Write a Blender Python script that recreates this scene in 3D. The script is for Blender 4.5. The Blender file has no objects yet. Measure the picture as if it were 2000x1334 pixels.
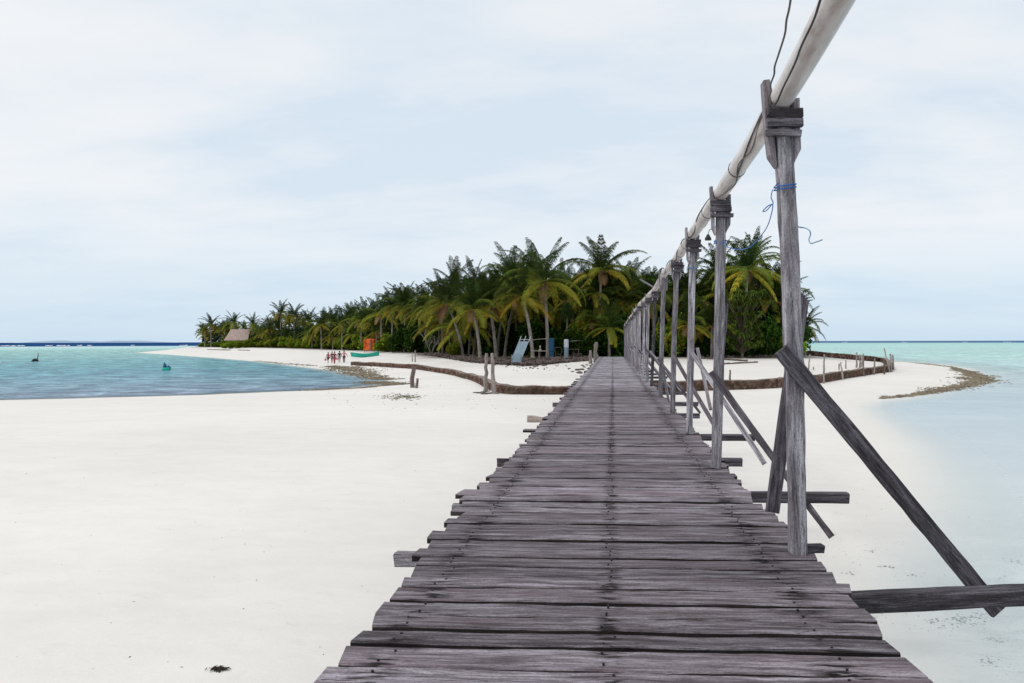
import bpy, bmesh, math, random
import numpy as np
from mathutils import Vector, Matrix
R = math.radians
random.seed(7); np.random.seed(7)
scene = bpy.context.scene
C = scene.collection

# ---------------------------------------------------------------- camera
F = 1500.0; EYE = 3.4; YAW = R(3.0); ROLL = 0.0021; CXP = 1119.0
cam_data = bpy.data.cameras.new('camera'); cam = bpy.data.objects.new('camera', cam_data); C.objects.link(cam)
cam_data.sensor_width = 36; cam_data.lens = 27.0; cam_data.shift_x = -(CXP - 1000) / 2000
cam_data.clip_start = 0.05; cam_data.clip_end = 60000
cam.matrix_world = Matrix.Translation((0, 0, EYE)) @ Matrix.Rotation(YAW, 4, 'Z') @ Matrix.Rotation(R(90), 4, 'X') @ Matrix.Rotation(-ROLL, 4, 'Z')
scene.camera = cam
# ---------------------------------------------------------------- world
SUN_EL, SUN_AZ = R(52), R(-115)      # azimuth from +Y, negative = to the left
w = bpy.data.worlds.new("World"); scene.world = w; w.use_nodes = True
nt = w.node_tree; N = nt.nodes; L = nt.links; N.clear()
def nd(nt_, typ, **kw):
    n = nt_.nodes.new(typ)
    for k, v in kw.items(): setattr(n, k, v)
    return n
sky = nd(nt, 'ShaderNodeTexSky', sky_type='NISHITA', sun_disc=False); sky.sun_elevation = SUN_EL; sky.sun_rotation = SUN_AZ
bg1 = nd(nt, 'ShaderNodeBackground'); bg1.inputs[1].default_value = 0.1
L.new(sky.outputs[0], bg1.inputs[0])
tc = nd(nt, 'ShaderNodeTexCoord'); sep = nd(nt, 'ShaderNodeSeparateXYZ'); L.new(tc.outputs['Generated'], sep.inputs[0])
zc = nd(nt, 'ShaderNodeMath', operation='MAXIMUM'); L.new(sep.outputs[2], zc.inputs[0]); zc.inputs[1].default_value = 0.0
za = nd(nt, 'ShaderNodeMath', operation='ADD'); L.new(zc.outputs[0], za.inputs[0]); za.inputs[1].default_value = 0.16
dx = nd(nt, 'ShaderNodeMath', operation='DIVIDE'); L.new(sep.outputs[0], dx.inputs[0]); L.new(za.outputs[0], dx.inputs[1])
dy = nd(nt, 'ShaderNodeMath', operation='DIVIDE'); L.new(sep.outputs[1], dy.inputs[0]); L.new(za.outputs[0], dy.inputs[1])
cmb = nd(nt, 'ShaderNodeCombineXYZ'); L.new(dx.outputs[0], cmb.inputs[0]); L.new(dy.outputs[0], cmb.inputs[1])
mp = nd(nt, 'ShaderNodeMapping'); mp.inputs['Scale'].default_value = (0.55, 0.9, 1); mp.inputs['Location'].default_value = (3.2, 1.7, 0)
mp.inputs['Rotation'].default_value = (0, 0, R(12)); L.new(cmb.outputs[0], mp.inputs[0])
n1 = nd(nt, 'ShaderNodeTexNoise'); n1.inputs['Scale'].default_value = 0.95; n1.inputs['Detail'].default_value = 7; n1.inputs['Roughness'].default_value = 0.5
n1.inputs['Distortion'].default_value = 0.35
L.new(mp.outputs[0], n1.inputs['Vector'])
n2 = nd(nt, 'ShaderNodeTexNoise'); n2.inputs['Scale'].default_value = 3.4; n2.inputs['Detail'].default_value = 6; n2.inputs['Roughness'].default_value = 0.6; L.new(mp.outputs[0], n2.inputs['Vector'])
nm = nd(nt, 'ShaderNodeMix'); nm.inputs[0].default_value = 0.3; L.new(n1.outputs[0], nm.inputs[2]); L.new(n2.outputs[0], nm.inputs[3])
cr = nd(nt, 'ShaderNodeValToRGB'); L.new(nm.outputs[0], cr.inputs[0])
cr.color_ramp.elements[0].position = 0.38; cr.color_ramp.elements[0].color = (0.69, 0.79, 0.885, 1)
cr.color_ramp.elements[1].position = 0.60; cr.color_ramp.elements[1].color = (0.91, 0.92, 0.93, 1)
e = cr.color_ramp.elements.new(0.5); e.color = (0.835, 0.875, 0.91, 1)
hr = nd(nt, 'ShaderNodeMapRange'); L.new(sep.outputs[2], hr.inputs[0]); hr.inputs[1].default_value = 0.0; hr.inputs[2].default_value = 0.17
hr.inputs[3].default_value = 0.8; hr.inputs[4].default_value = 0.0
mx = nd(nt, 'ShaderNodeMix', data_type='RGBA'); L.new(hr.outputs[0], mx.inputs[0]); L.new(cr.outputs[0], mx.inputs[6]); mx.inputs[7].default_value = (0.555, 0.725, 0.885, 1)
bg2 = nd(nt, 'ShaderNodeBackground'); bg2.inputs[1].default_value = 1.03; L.new(mx.outputs[2], bg2.inputs[0])
ms = nd(nt, 'ShaderNodeMixShader'); ms.inputs[0].default_value = 0.9
L.new(bg1.outputs[0], ms.inputs[1]); L.new(bg2.outputs[0], ms.inputs[2])
wo = nd(nt, 'ShaderNodeOutputWorld'); L.new(ms.outputs[0], wo.inputs[0])
# ---------------------------------------------------------------- sun
sd = bpy.data.lights.new('sun', 'SUN'); sd.energy = 1.45; sd.angle = R(12); sd.color = (1.0, 0.95, 0.88)
so = bpy.data.objects.new('sun', sd); C.objects.link(so)
sdir = Vector((math.sin(SUN_AZ) * math.cos(SUN_EL), math.cos(SUN_AZ) * math.cos(SUN_EL), math.sin(SUN_EL)))
so.rotation_euler = sdir.to_track_quat('Z', 'Y').to_euler(); so.location = (0, 0, 60)
vs = scene.view_settings; vs.view_transform = 'Standard'; vs.look = 'None'; vs.gamma = 1; vs.exposure = 0.04; vs.use_curve_mapping = False

# ---------------------------------------------------------------- pixel -> world
FW = Vector((-math.sin(YAW), math.cos(YAW), 0)); RT = Vector((math.cos(YAW), math.sin(YAW), 0))
def raydir(px, py):
    x = px - (py - 667) * ROLL; y = py + (px - 1000) * ROLL
    return FW + RT * ((x - CXP) / F) + Vector((0, 0, (667 - y) / F))
def at(px, py, t): return Vector((0, 0, EYE)) + raydir(px, py) * t
def atz(px, py, z):
    d = raydir(px, py); return Vector((0, 0, EYE)) + d * ((z - EYE) / d.z)
def flat(px, t):
    p = at(px, 667, t); return (p.x, p.y)

# ---------------------------------------------------------------- terrain functions
shore_px = [(-260, 795), (0, 782), (200, 777), (400, 771), (600, 763), (690, 758), (745, 752), (790, 746), (745, 739), (700, 732), (660, 724),
            (600, 716.5), (500, 705), (400, 697), (330, 692), (270, 688.4), (310, 684.5), (380, 681)]
land = [tuple(atz(a, b, 0).xy) for a, b in shore_px]
land += [flat(385, 420), flat(600, 330), flat(800, 270), flat(1000, 220), flat(1300, 190), flat(1500, 185)]
land += [tuple(atz(a, b, 0).xy) for a, b in [(1590, 692), (1660, 698), (1747, 706), (1793, 709), (1839, 714), (1873, 720), (1899, 735), (1885, 745),
         (1839, 755), (1793, 765), (1747, 774), (1680, 783), (1650, 793), (1665, 815), (1705, 850), (1735, 900), (1735, 960), (1690, 1040), (1610, 1110)]]
land += [(1.2, 4.2), (0.9, 0), (0.5, -12), (0, -60), (-120, -60), (-110, 30)]
tree_front = [(385, 300), (430, 276), (500, 250), (600, 204), (700, 160), (790, 134), (840, 108), (880, 93), (950, 84), (1060, 80), (1160, 82), (1250, 85), (1400, 84), (1500, 82), (1545, 84)]
tree_poly = [flat(a, b) for a, b in tree_front] + [flat(1550, 110), flat(1500, 135), flat(1250, 150), flat(1000, 175), flat(800, 215), flat(600, 285), flat(430, 360), flat(390, 345)]
def sdist(X, Y, poly):
    X = np.asarray(X, float); Y = np.asarray(Y, float)
    best = np.full(X.shape, 1e18); inside = np.zeros(X.shape, bool)
    n = len(poly)
    for i in range(n):
        x1, y1 = poly[i]; x2, y2 = poly[(i + 1) % n]
        ex, ey = x2 - x1, y2 - y1; l2 = ex * ex + ey * ey + 1e-12
        s = np.clip(((X - x1) * ex + (Y - y1) * ey) / l2, 0, 1)
        d = (X - x1 - s * ex) ** 2 + (Y - y1 - s * ey) ** 2
        best = np.minimum(best, d)
        c = (y1 > Y) != (y2 > Y)
        with np.errstate(divide='ignore', invalid='ignore'):
            xi = (x2 - x1) * (Y - y1) / (y2 - y1 + 1e-15) + x1
        inside ^= c & (X < xi)
    d = np.sqrt(best)
    return np.where(inside, d, -d)
def sstep(a, b, v):
    s = np.clip((v - a) / (b - a), 0, 1); return s * s * (3 - 2 * s)
def vnoise(X, Y, seed=0):
    s = seed * 12.9
    return (np.sin(X * 1.0 + 1.3 * np.sin(Y * 0.7 + s) + s) + np.sin(Y * 1.17 + 1.1 * np.sin(X * 0.83 - s) + 2 * s) + np.sin((X + Y) * 0.61 + s * 3)) / 3
def height(X, Y):
    X = np.asarray(X, float); Y = np.asarray(Y, float)
    d = sdist(X, Y, land); s = sdist(X, Y, tree_poly)
    d = d + 0.5 * vnoise(X * 0.5, Y * 0.5, 1) * sstep(0, 60, np.hypot(X, Y)) + 0.18 * vnoise(X * 2.1, Y * 2.1, 2)
    hin = 0.62 * (1 - np.exp(-np.maximum(d, 0) / 9)) + 1.1 * sstep(-15, 1, s) + 0.02 * vnoise(X * 0.6, Y * 0.6, 3) * sstep(0, 5, d)
    right = sstep(0, 8, X - 0.09 * np.maximum(Y, 0) + 2) * sstep(260, 120, Y)
    k = 0.05 * (1 - right) + 0.013 * right
    dep = np.minimum(-np.minimum(d, 0) * k, 2.5)
    return np.where(d > 0, hin, -dep)
def hz(x, y): return float(height(np.array([x]), np.array([y]))[0])
def ong(px, py):
    """point of the ground seen at a pixel"""
    d = raydir(px, py); o = Vector((0, 0, EYE))
    ts = np.geomspace(2.5, 400, 700)
    hs = height(d.x * ts, d.y * ts); zs = EYE + d.z * ts
    i = int(np.argmax(zs < hs)); t = ts[i]
    if i > 0:
        a = zs[i-1] - hs[i-1]; b = zs[i] - hs[i]; t = ts[i-1] + (ts[i] - ts[i-1]) * a / (a - b)
    p = o + d * float(t); return Vector((p.x, p.y, hz(p.x, p.y)))
def ongt(px, t):
    x, y = flat(px, t); return Vector((x, y, hz(x, y)))

# ---------------------------------------------------------------- materials
MATS = {}
def newmat(name):
    m = bpy.data.materials.new(name); m.use_nodes = True; m.node_tree.nodes.clear(); MATS[name] = m
    return m, m.node_tree
def out(nt_, sh):
    o = nt_.nodes.new('ShaderNodeOutputMaterial'); nt_.links.new(sh, o.inputs[0])
def ramp(nt_, fac, stops):
    r = nt_.nodes.new('ShaderNodeValToRGB'); nt_.links.new(fac, r.inputs[0])
    els = r.color_ramp.elements
    while len(els) < len(stops): els.new(0.5)
    for e_, (p, c) in zip(els, stops):
        e_.position = p; e_.color = (*c, 1) if len(c) == 3 else c
    return r.outputs[0]
def noise(nt_, vec, scale, detail=4, rough=0.55, dist=0.0):
    n = nt_.nodes.new('ShaderNodeTexNoise'); n.inputs['Scale'].default_value = scale; n.inputs['Detail'].default_value = detail
    n.inputs['Roughness'].default_value = rough; n.inputs['Distortion'].default_value = dist
    nt_.links.new(vec, n.inputs['Vector']); return n.outputs[0]
def mathn(nt_, op, a, b=None, clamp=False):
    n = nt_.nodes.new('ShaderNodeMath'); n.operation = op; n.use_clamp = clamp
    for i, v in enumerate((a, b)):
        if v is None: continue
        if isinstance(v, (int, float)): n.inputs[i].default_value = v
        else: nt_.links.new(v, n.inputs[i])
    return n.outputs[0]
def mixc(nt_, fac, a, b, mode='MIX'):
    n = nt_.nodes.new('ShaderNodeMix'); n.data_type = 'RGBA'; n.blend_type = mode
    for i, v in ((0, fac), (6, a), (7, b)):
        if isinstance(v, (int, float)): n.inputs[i].default_value = v
        elif isinstance(v, tuple): n.inputs[i].default_value = (*v, 1)
        else: nt_.links.new(v, n.inputs[i])
    return n.outputs[2]
def mapping(nt_, vec, scale=(1, 1, 1)):
    m = nt_.nodes.new('ShaderNodeMapping'); m.inputs['Scale'].default_value = scale; nt_.links.new(vec, m.inputs[0]); return m.outputs[0]
def bump(nt_, h, strength, distance):
    b = nt_.nodes.new('ShaderNodeBump'); b.inputs['Strength'].default_value = strength; b.inputs['Distance'].default_value = distance
    nt_.links.new(h, b.inputs['Height']); return b.outputs[0]
def pbsdf(nt_, col, rough=0.8, normal=None, spec=0.3):
    p = nt_.nodes.new('ShaderNodeBsdfPrincipled')
    if isinstance(col, tuple): p.inputs['Base Color'].default_value = (*col, 1)
    else: nt_.links.new(col, p.inputs['Base Color'])
    if isinstance(rough, (int, float)): p.inputs['Roughness'].default_value = rough
    else: nt_.links.new(rough, p.inputs['Roughness'])
    p.inputs['Specular IOR Level'].default_value = spec
    if normal is not None: nt_.links.new(normal, p.inputs['Normal'])
    return p
def objvec(nt_):
    """object coordinates shifted by the object's own random number, so that repeats differ"""
    t = nt_.nodes.new('ShaderNodeTexCoord'); oi = nt_.nodes.new('ShaderNodeObjectInfo')
    s = mathn(nt_, 'MULTIPLY', oi.outputs['Random'], 37.0)
    v = nt_.nodes.new('ShaderNodeVectorMath'); v.operation = 'ADD'
    nt_.links.new(t.outputs['Object'], v.inputs[0]); nt_.links.new(s, v.inputs[1])
    return v.outputs[0], t.outputs['Object'], oi.outputs['Random']

def wood_mat(name, dark, mid, light, stains=False, warm=0.0):
    m, t = newmat(name)
    v, raw, rnd = objvec(t)
    g1 = noise(t, mapping(t, v, (1.6, 22, 22)), 1.0, 7, 0.68, 0.5)
    g2 = noise(t, mapping(t, v, (5, 75, 75)), 1.0, 6, 0.75, 0.3)
    blot = noise(t, mapping(t, v, (2.2, 7, 7)), 1.0, 6, 0.68, 0.4)
    c = ramp(t, g1, [(0.36, dark), (0.49, mid), (0.63, light)])
    c = mixc(t, ramp(t, g2, [(0.36, (0.95,) * 3), (0.44, (0.0,) * 3)]), c, tuple(x * 0.35 for x in dark))
    c = mixc(t, mathn(t, 'MULTIPLY', ramp(t, g2, [(0.56, (0,) * 3), (0.66, (1,) * 3)]), 0.5), c, tuple(min(1, x * 1.35) for x in light))
    c = mixc(t, mathn(t, 'MULTIPLY', ramp(t, blot, [(0.52, (0,) * 3), (0.68, (1,) * 3)]), 0.6), c, tuple(x * 0.6 for x in dark))
    pl = noise(t, mapping(t, v, (0.7, 3, 3)), 1.0, 4)
    c = mixc(t, mathn(t, 'MULTIPLY', ramp(t, pl, [(0.5, (0,) * 3), (0.7, (1,) * 3)]), 0.35 + warm), c, tuple(x * k for x, k in zip(mid, (1.0, .78, .76))))
    sp_ = noise(t, mapping(t, v, (60, 140, 140)), 1.0, 3, 0.7)
    c = mixc(t, 0.55, c, ramp(t, sp_, [(0.36, (.45,) * 3), (0.5, (1,) * 3), (0.66, (1.45,) * 3)]), 'MULTIPLY')
    ck = noise(t, mapping(t, v, (2.5, 34, 34)), 1.0, 5, 0.7, 0.8)
    c = mixc(t, ramp(t, ck, [(0.30, (.9,) * 3), (0.37, (0,) * 3)]), c, tuple(x * .25 for x in dark))
    # plank-to-plank value
    val = mathn(t, 'ADD', mathn(t, 'MULTIPLY', rnd, 0.62), 0.70)
    c = mixc(t, mathn(t, 'MULTIPLY', mathn(t, 'FRACT', mathn(t, 'MULTIPLY', rnd, 7.3)), .32), c, tuple(x * k for x, k in zip(mid, (1.0, .84, .82))))
    hs = t.nodes.new('ShaderNodeHueSaturation'); t.links.new(val, hs.inputs['Value']); t.links.new(c, hs.inputs['Color']); c = hs.outputs[0]
    if stains:
        sx = t.nodes.new('ShaderNodeSeparateXYZ'); t.links.new(raw, sx.inputs[0])
        tot = None
        wob = mathn(t, 'MULTIPLY', mathn(t, 'SUBTRACT', noise(t, mapping(t, v, (0.3, 40, 1)), 1.2, 2), 0.5), 0.16)
        for x0, wdt, k in ((-1.08, 0.15, 1.0), (-0.03, 0.085, 1.25), (1.04, 0.2, 1.0)):
            d = mathn(t, 'ABSOLUTE', mathn(t, 'SUBTRACT', mathn(t, 'ADD', sx.outputs[0], wob), x0))
            f = mathn(t, 'MULTIPLY', mathn(t, 'SUBTRACT', 1.0, mathn(t, 'DIVIDE', d, wdt), True), k)
            tot = f if tot is None else mathn(t, 'MAXIMUM', tot, f)
        br = ramp(t, noise(t, mapping(t, v, (4.0, 28, 20)), 1.0, 5, 0.6), [(0.50, (0,) * 3), (0.58, (1,) * 3)])
        f = mathn(t, 'MULTIPLY', mathn(t, 'MULTIPLY', tot, br), 1.4, True)
        c = mixc(t, f, c, (0.018, 0.013, 0.014))
    hgt = mathn(t, 'ADD', mathn(t, 'MULTIPLY', g1, 0.6), g2)
    p = pbsdf(t, c, 0.85, bump(t, hgt, 0.9, 0.012), 0.2)
    out(t, p.outputs[0]); return m
M_deck = wood_mat('deck_wood', (0.060, 0.047, 0.054), (0.170, 0.148, 0.168), (0.36, 0.33, 0.37), True)
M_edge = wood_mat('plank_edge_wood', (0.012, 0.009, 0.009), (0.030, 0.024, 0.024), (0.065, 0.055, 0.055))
M_post = wood_mat('post_wood', (0.085, 0.078, 0.088), (0.235, 0.222, 0.245), (0.46, 0.445, 0.485))
M_brace = wood_mat('brace_wood', (0.030, 0.025, 0.030), (0.072, 0.066, 0.077), (0.19, 0.18, 0.205))
M_stake = wood_mat('stake_wood', (0.12, 0.10, 0.09), (0.28, 0.25, 0.23), (0.48, 0.45, 0.42))
M_drift = wood_mat('driftwood', (0.05, 0.038, 0.033), (0.13, 0.10, 0.09), (0.28, 0.24, 0.22))

def simple(name, col, rough=0.7, var=0.25, scale=6, spec=0.3, metal=0, bmp=0.0):
    m, t = newmat(name)
    v, raw, rnd = objvec(t)
    n_ = noise(t, v, scale, 4, 0.6)
    lo = tuple(x * (1 - var) for x in col); hi = tuple(min(1, x * (1 + var)) for x in col)
    c = ramp(t, n_, [(0.3, lo), (0.7, hi)])
    p = pbsdf(t, c, rough, bump(t, n_, bmp, 0.02) if bmp else None, spec); p.inputs['Metallic'].default_value = metal
    out(t, p.outputs[0]); return m

# sand
m, t = newmat('coral_sand'); M_sand = m
gp = t.nodes.new('ShaderNodeNewGeometry'); pos = gp.outputs['Position']
sp = t.nodes.new('ShaderNodeSeparateXYZ'); t.links.new(pos, sp.inputs[0])
a = noise(t, mapping(t, pos, (0.10, 0.22, 1)), 1.0, 5, 0.55); b = noise(t, mapping(t, pos, (1.2, 2.2, 1)), 1.0, 5, 0.6); g = noise(t, pos, 60, 3, 0.7)
c = ramp(t, a, [(0.3, (0.69, 0.655, 0.615)), (0.7, (0.765, 0.73, 0.69))])
c = mixc(t, 0.07, c, ramp(t, b, [(0.35, (0.45, 0.42, 0.39)), (0.65, (0.95, 0.93, 0.9))]))
c = mixc(t, 0.05, c, ramp(t, g, [(0.4, (0.3, 0.28, 0.26)), (0.6, (0.95, 0.95, 0.95))]))
wet = ramp(t, sp.outputs[2], [(0.0, (1,) * 3), (0.12, (0,) * 3)])
c = mixc(t, mathn(t, 'MULTIPLY', wet, 0.5), c, (0.66, 0.64, 0.60))
rk = noise(t, mapping(t, pos, (2.5, 5, 1)), 1.0, 3, 0.5); fp = ramp(t, noise(t, mapping(t, pos, (1.1, 1.6, 1)), 2.2, 2, 0.4), [(0.66, (0,) * 3), (0.74, (1,) * 3)])
c = mixc(t, mathn(t, 'MULTIPLY', fp, .10), c, (.5, .46, .42))
# inland soil between the trees
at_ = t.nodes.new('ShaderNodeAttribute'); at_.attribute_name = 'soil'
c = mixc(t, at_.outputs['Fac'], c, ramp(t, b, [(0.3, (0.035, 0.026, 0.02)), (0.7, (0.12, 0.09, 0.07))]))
hgt = mathn(t, 'ADD', mathn(t, 'MULTIPLY', b, 1.0), mathn(t, 'ADD', mathn(t, 'MULTIPLY', g, 0.12), mathn(t, 'SUBTRACT', mathn(t, 'MULTIPLY', rk, 0.5), mathn(t, 'MULTIPLY', fp, .35))))
p = pbsdf(t, c, 0.9, bump(t, hgt, 0.35, 0.05), 0.15); out(t, p.outputs[0])

# water
m, t = newmat('sea_water'); M_water = m
gp = t.nodes.new('ShaderNodeNewGeometry'); pos = gp.outputs['Position']
wc = t.nodes.new('ShaderNodeAttribute'); wc.attribute_name = 'wcol'
w1 = noise(t, mapping(t, pos, (0.55, 1.1, 1)), 1.0, 5, 0.62, 0.4); w2 = noise(t, mapping(t, pos, (2.2, 4.0, 1)), 1.0, 4, 0.6, 0.3); wf = noise(t, mapping(t, pos, (0.30, 0.42, 1)), 1.0, 9, 0.82, 0.7); w3 = noise(t, mapping(t, pos, (0.03, 0.08, 1)), 1.0, 4, 0.6)
wp = noise(t, mapping(t, pos, (0.16, 0.5, 1)), 1.0, 5, 0.65, 0.5)
rg = t.nodes.new('ShaderNodeAttribute'); rg.attribute_name = 'rough'
hgt = mathn(t, 'MULTIPLY', mathn(t, 'ADD', mathn(t, 'MULTIPLY', w1, 1.0), mathn(t, 'MULTIPLY', w2, 0.35)), rg.outputs['Fac'])
nrm = bump(t, hgt, 1.0, 0.35)
col = mixc(t, mathn(t, 'MULTIPLY', rg.outputs['Fac'], 0.55), wc.outputs['Color'], ramp(t, wp, [(0.34, (0.42, 0.45, 0.5)), (0.5, (1, 1, 1)), (0.7, (1.25, 1.22, 1.2))]), 'MULTIPLY')  # broad ripple streaks, light and shade multiplied into the water colour
col = mixc(t, mathn(t, 'MULTIPLY', rg.outputs['Fac'], 0.75), col, ramp(t, wf, [(0.40, (0.12, 0.17, 0.26)), (0.475, (0.62, 0.68, 0.75)), (0.52, (1.05, 1.05, 1.05)), (0.58, (2.1, 1.8, 1.7))]), 'MULTIPLY')  # finer ripple glints and dark troughs painted into the water colour
col = mixc(t, 0.35, col, ramp(t, w3, [(0.35, (0.7, 0.74, 0.78)), (0.65, (1.15, 1.15, 1.12))]), 'MULTIPLY')
dif = t.nodes.new('ShaderNodeBsdfDiffuse'); t.links.new(col, dif.inputs[0]); t.links.new(nrm, dif.inputs['Normal'])
tr = t.nodes.new('ShaderNodeBsdfTransparent')
tint = mixc(t, 0.35, (1, 1, 1), wc.outputs['Color']); t.links.new(mixc(t, 0.3, (0.97, 1, 1), tint), tr.inputs[0])
op = t.nodes.new('ShaderNodeAttribute'); op.attribute_name = 'opac'
b1 = t.nodes.new('ShaderNodeMixShader'); t.links.new(op.outputs['Fac'], b1.inputs[0]); t.links.new(tr.outputs[0], b1.inputs[1]); t.links.new(dif.outputs[0], b1.inputs[2])
gl = t.nodes.new('ShaderNodeBsdfGlossy'); gl.inputs['Roughness'].default_value = 0.12; t.links.new(nrm, gl.inputs['Normal'])
fr = t.nodes.new('ShaderNodeFresnel'); fr.inputs[0].default_value = 1.33; t.links.new(nrm, fr.inputs['Normal'])
b2 = t.nodes.new('ShaderNodeMixShader'); gs = t.nodes.new('ShaderNodeAttribute'); gs.attribute_name = 'sheen'
t.links.new(mathn(t, 'MULTIPLY', mathn(t, 'MINIMUM', mathn(t, 'MULTIPLY', fr.outputs[0], 0.5), 0.26), gs.outputs['Fac']), b2.inputs[0])
t.links.new(b1.outputs[0], b2.inputs[1]); t.links.new(gl.outputs[0], b2.inputs[2])
ed = t.nodes.new('ShaderNodeAttribute'); ed.attribute_name = 'edge'; b3 = t.nodes.new('ShaderNodeMixShader'); tr2 = t.nodes.new('ShaderNodeBsdfTransparent')
t.links.new(ed.outputs['Fac'], b3.inputs[0]); t.links.new(tr2.outputs[0], b3.inputs[1]); t.links.new(b2.outputs[0], b3.inputs[2]); out(t, b3.outputs[0])

# foliage with a colour per frond
def leaf_mat(name, trans=0.25, rough=0.5):
    m, t = newmat(name)
    a_ = t.nodes.new('ShaderNodeAttribute'); a_.attribute_name = 'tint'
    oi = t.nodes.new('ShaderNodeObjectInfo')
    hs = t.nodes.new('ShaderNodeHueSaturation'); t.links.new(a_.outputs['Color'], hs.inputs['Color'])
    t.links.new(mathn(t, 'ADD', mathn(t, 'MULTIPLY', oi.outputs['Random'], 0.5), 0.75), hs.inputs['Value'])
    t.links.new(mathn(t, 'ADD', mathn(t, 'MULTIPLY', oi.outputs['Random'], 0.03), 0.485), hs.inputs['Hue'])
    p = pbsdf(t, hs.outputs[0], .75, None, 0.06)
    tl = t.nodes.new('ShaderNodeBsdfTranslucent'); t.links.new(hs.outputs[0], tl.inputs[0])
    ms_ = t.nodes.new('ShaderNodeMixShader'); ms_.inputs[0].default_value = trans
    t.links.new(p.outputs[0], ms_.inputs[1]); t.links.new(tl.outputs[0], ms_.inputs[2]); out(t, ms_.outputs[0]); return m
M_frond = leaf_mat('palm_frond'); M_leaf = leaf_mat('leaf', 0.2, 0.55)
M_trunk_shaded = simple('shaded_palm_bark', (0.10, 0.088, 0.072), 0.9, 0.4, 3.0, bmp=0.4)  # darker copy of the palm bark, shade inside the wood put into its colour
M_trunk = simple('palm_bark', (0.27, 0.235, 0.21), 0.9, 0.4, 3.0, bmp=0.4)
M_bark = simple('shrub_bark', (0.13, 0.10, 0.08), 0.9, 0.4, 4.0)
M_wall = None
m, t = newmat('coral_wall'); M_wall = m
gp = t.nodes.new('ShaderNodeNewGeometry'); pos = gp.outputs['Position']
a = noise(t, pos, 2.2, 6, 0.7); vo = t.nodes.new('ShaderNodeTexVoronoi'); vo.inputs['Scale'].default_value = 4.5; t.links.new(pos, vo.inputs['Vector'])
c = ramp(t, a, [(0.33, (0.028, 0.017, 0.013)), (0.5, (0.10, 0.055, 0.042)), (0.68, (0.27, 0.19, 0.15))])
big = noise(t, pos, 0.25, 3, 0.5)
c = mixc(t, mathn(t, 'MULTIPLY', ramp(t, big, [(0.45, (0,) * 3), (0.62, (1,) * 3)]), 0.5), c, (0.07, 0.058, 0.038))
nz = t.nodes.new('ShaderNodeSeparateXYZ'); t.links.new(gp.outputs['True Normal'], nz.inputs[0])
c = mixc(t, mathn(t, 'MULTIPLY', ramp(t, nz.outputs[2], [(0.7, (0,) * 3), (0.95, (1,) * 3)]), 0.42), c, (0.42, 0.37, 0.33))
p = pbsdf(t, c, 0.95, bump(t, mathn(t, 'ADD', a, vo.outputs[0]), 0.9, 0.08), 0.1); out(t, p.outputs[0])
M_rock = simple('dark_rock', (0.10, 0.085, 0.075), 0.95, 0.5, 5, bmp=0.6)
M_pvc = None
m, t = newmat('pvc_pipe'); M_pvc = m
gp = t.nodes.new('ShaderNodeNewGeometry'); pos = gp.outputs['Position']
a = noise(t, mapping(t, pos, (6, 1.2, 6)), 1.5, 5, 0.65)
c = ramp(t, a, [(0.3, (0.40, 0.34, 0.31)), (0.45, (0.60, 0.55, 0.525)), (0.65, (0.72, 0.68, 0.66))])
out(t, pbsdf(t, c, 0.38, None, 0.4).outputs[0])
M_black = simple('black_rubber', (0.02, 0.02, 0.022), 0.5)
M_greycable = simple('grey_cable', (0.13, 0.11, 0.10), 0.6)
M_rope = simple('blue_rope', (0.02, 0.13, 0.42), 0.7, 0.3, 40)
M_palerope = simple('pale_blue_rope', (0.22, 0.38, 0.55), 0.7, 0.3, 40)
M_teal = simple('teal_paint', (0.015, 0.42, 0.33), 0.45, 0.2, 3)
M_blue = simple('blue_plastic', (0.012, 0.08, 0.17), 0.5, 0.3, 3)
M_ltblue = simple('pale_blue_paint', (0.20, 0.27, 0.32), 0.6, 0.2, 5)
M_white = simple('white_paint', (0.50, 0.53, 0.60), 0.6, 0.2, 5)
M_orange = simple('orange_fabric', (0.60, 0.11, 0.02), 0.7, 0.6, 2.2)
M_thatch = simple('thatch', (0.36, 0.27, 0.25), 0.95, 0.3, 2.5, bmp=0.6)
M_hutwall = simple('hut_wall', (0.10, 0.07, 0.055), 0.9, 0.3, 3)
M_skin = simple('skin', (0.30, 0.16, 0.10), 0.6, 0.08, 5)
M_hair = simple('hair', (0.02, 0.014, 0.012), 0.6, 0.2, 20)
M_hill = simple('hazy_far_hill', (0.27, 0.37, 0.49), 0.95, 0.1, 0.001)  # pale blue of distance haze painted into the land's colour
M_weed = simple('dry_seaweed', (0.035, 0.026, 0.022), 0.95, 0.4, 20)
M_foam = simple('foam', (0.85, 0.87, 0.88), 0.9, 0.05, 1)

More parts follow.
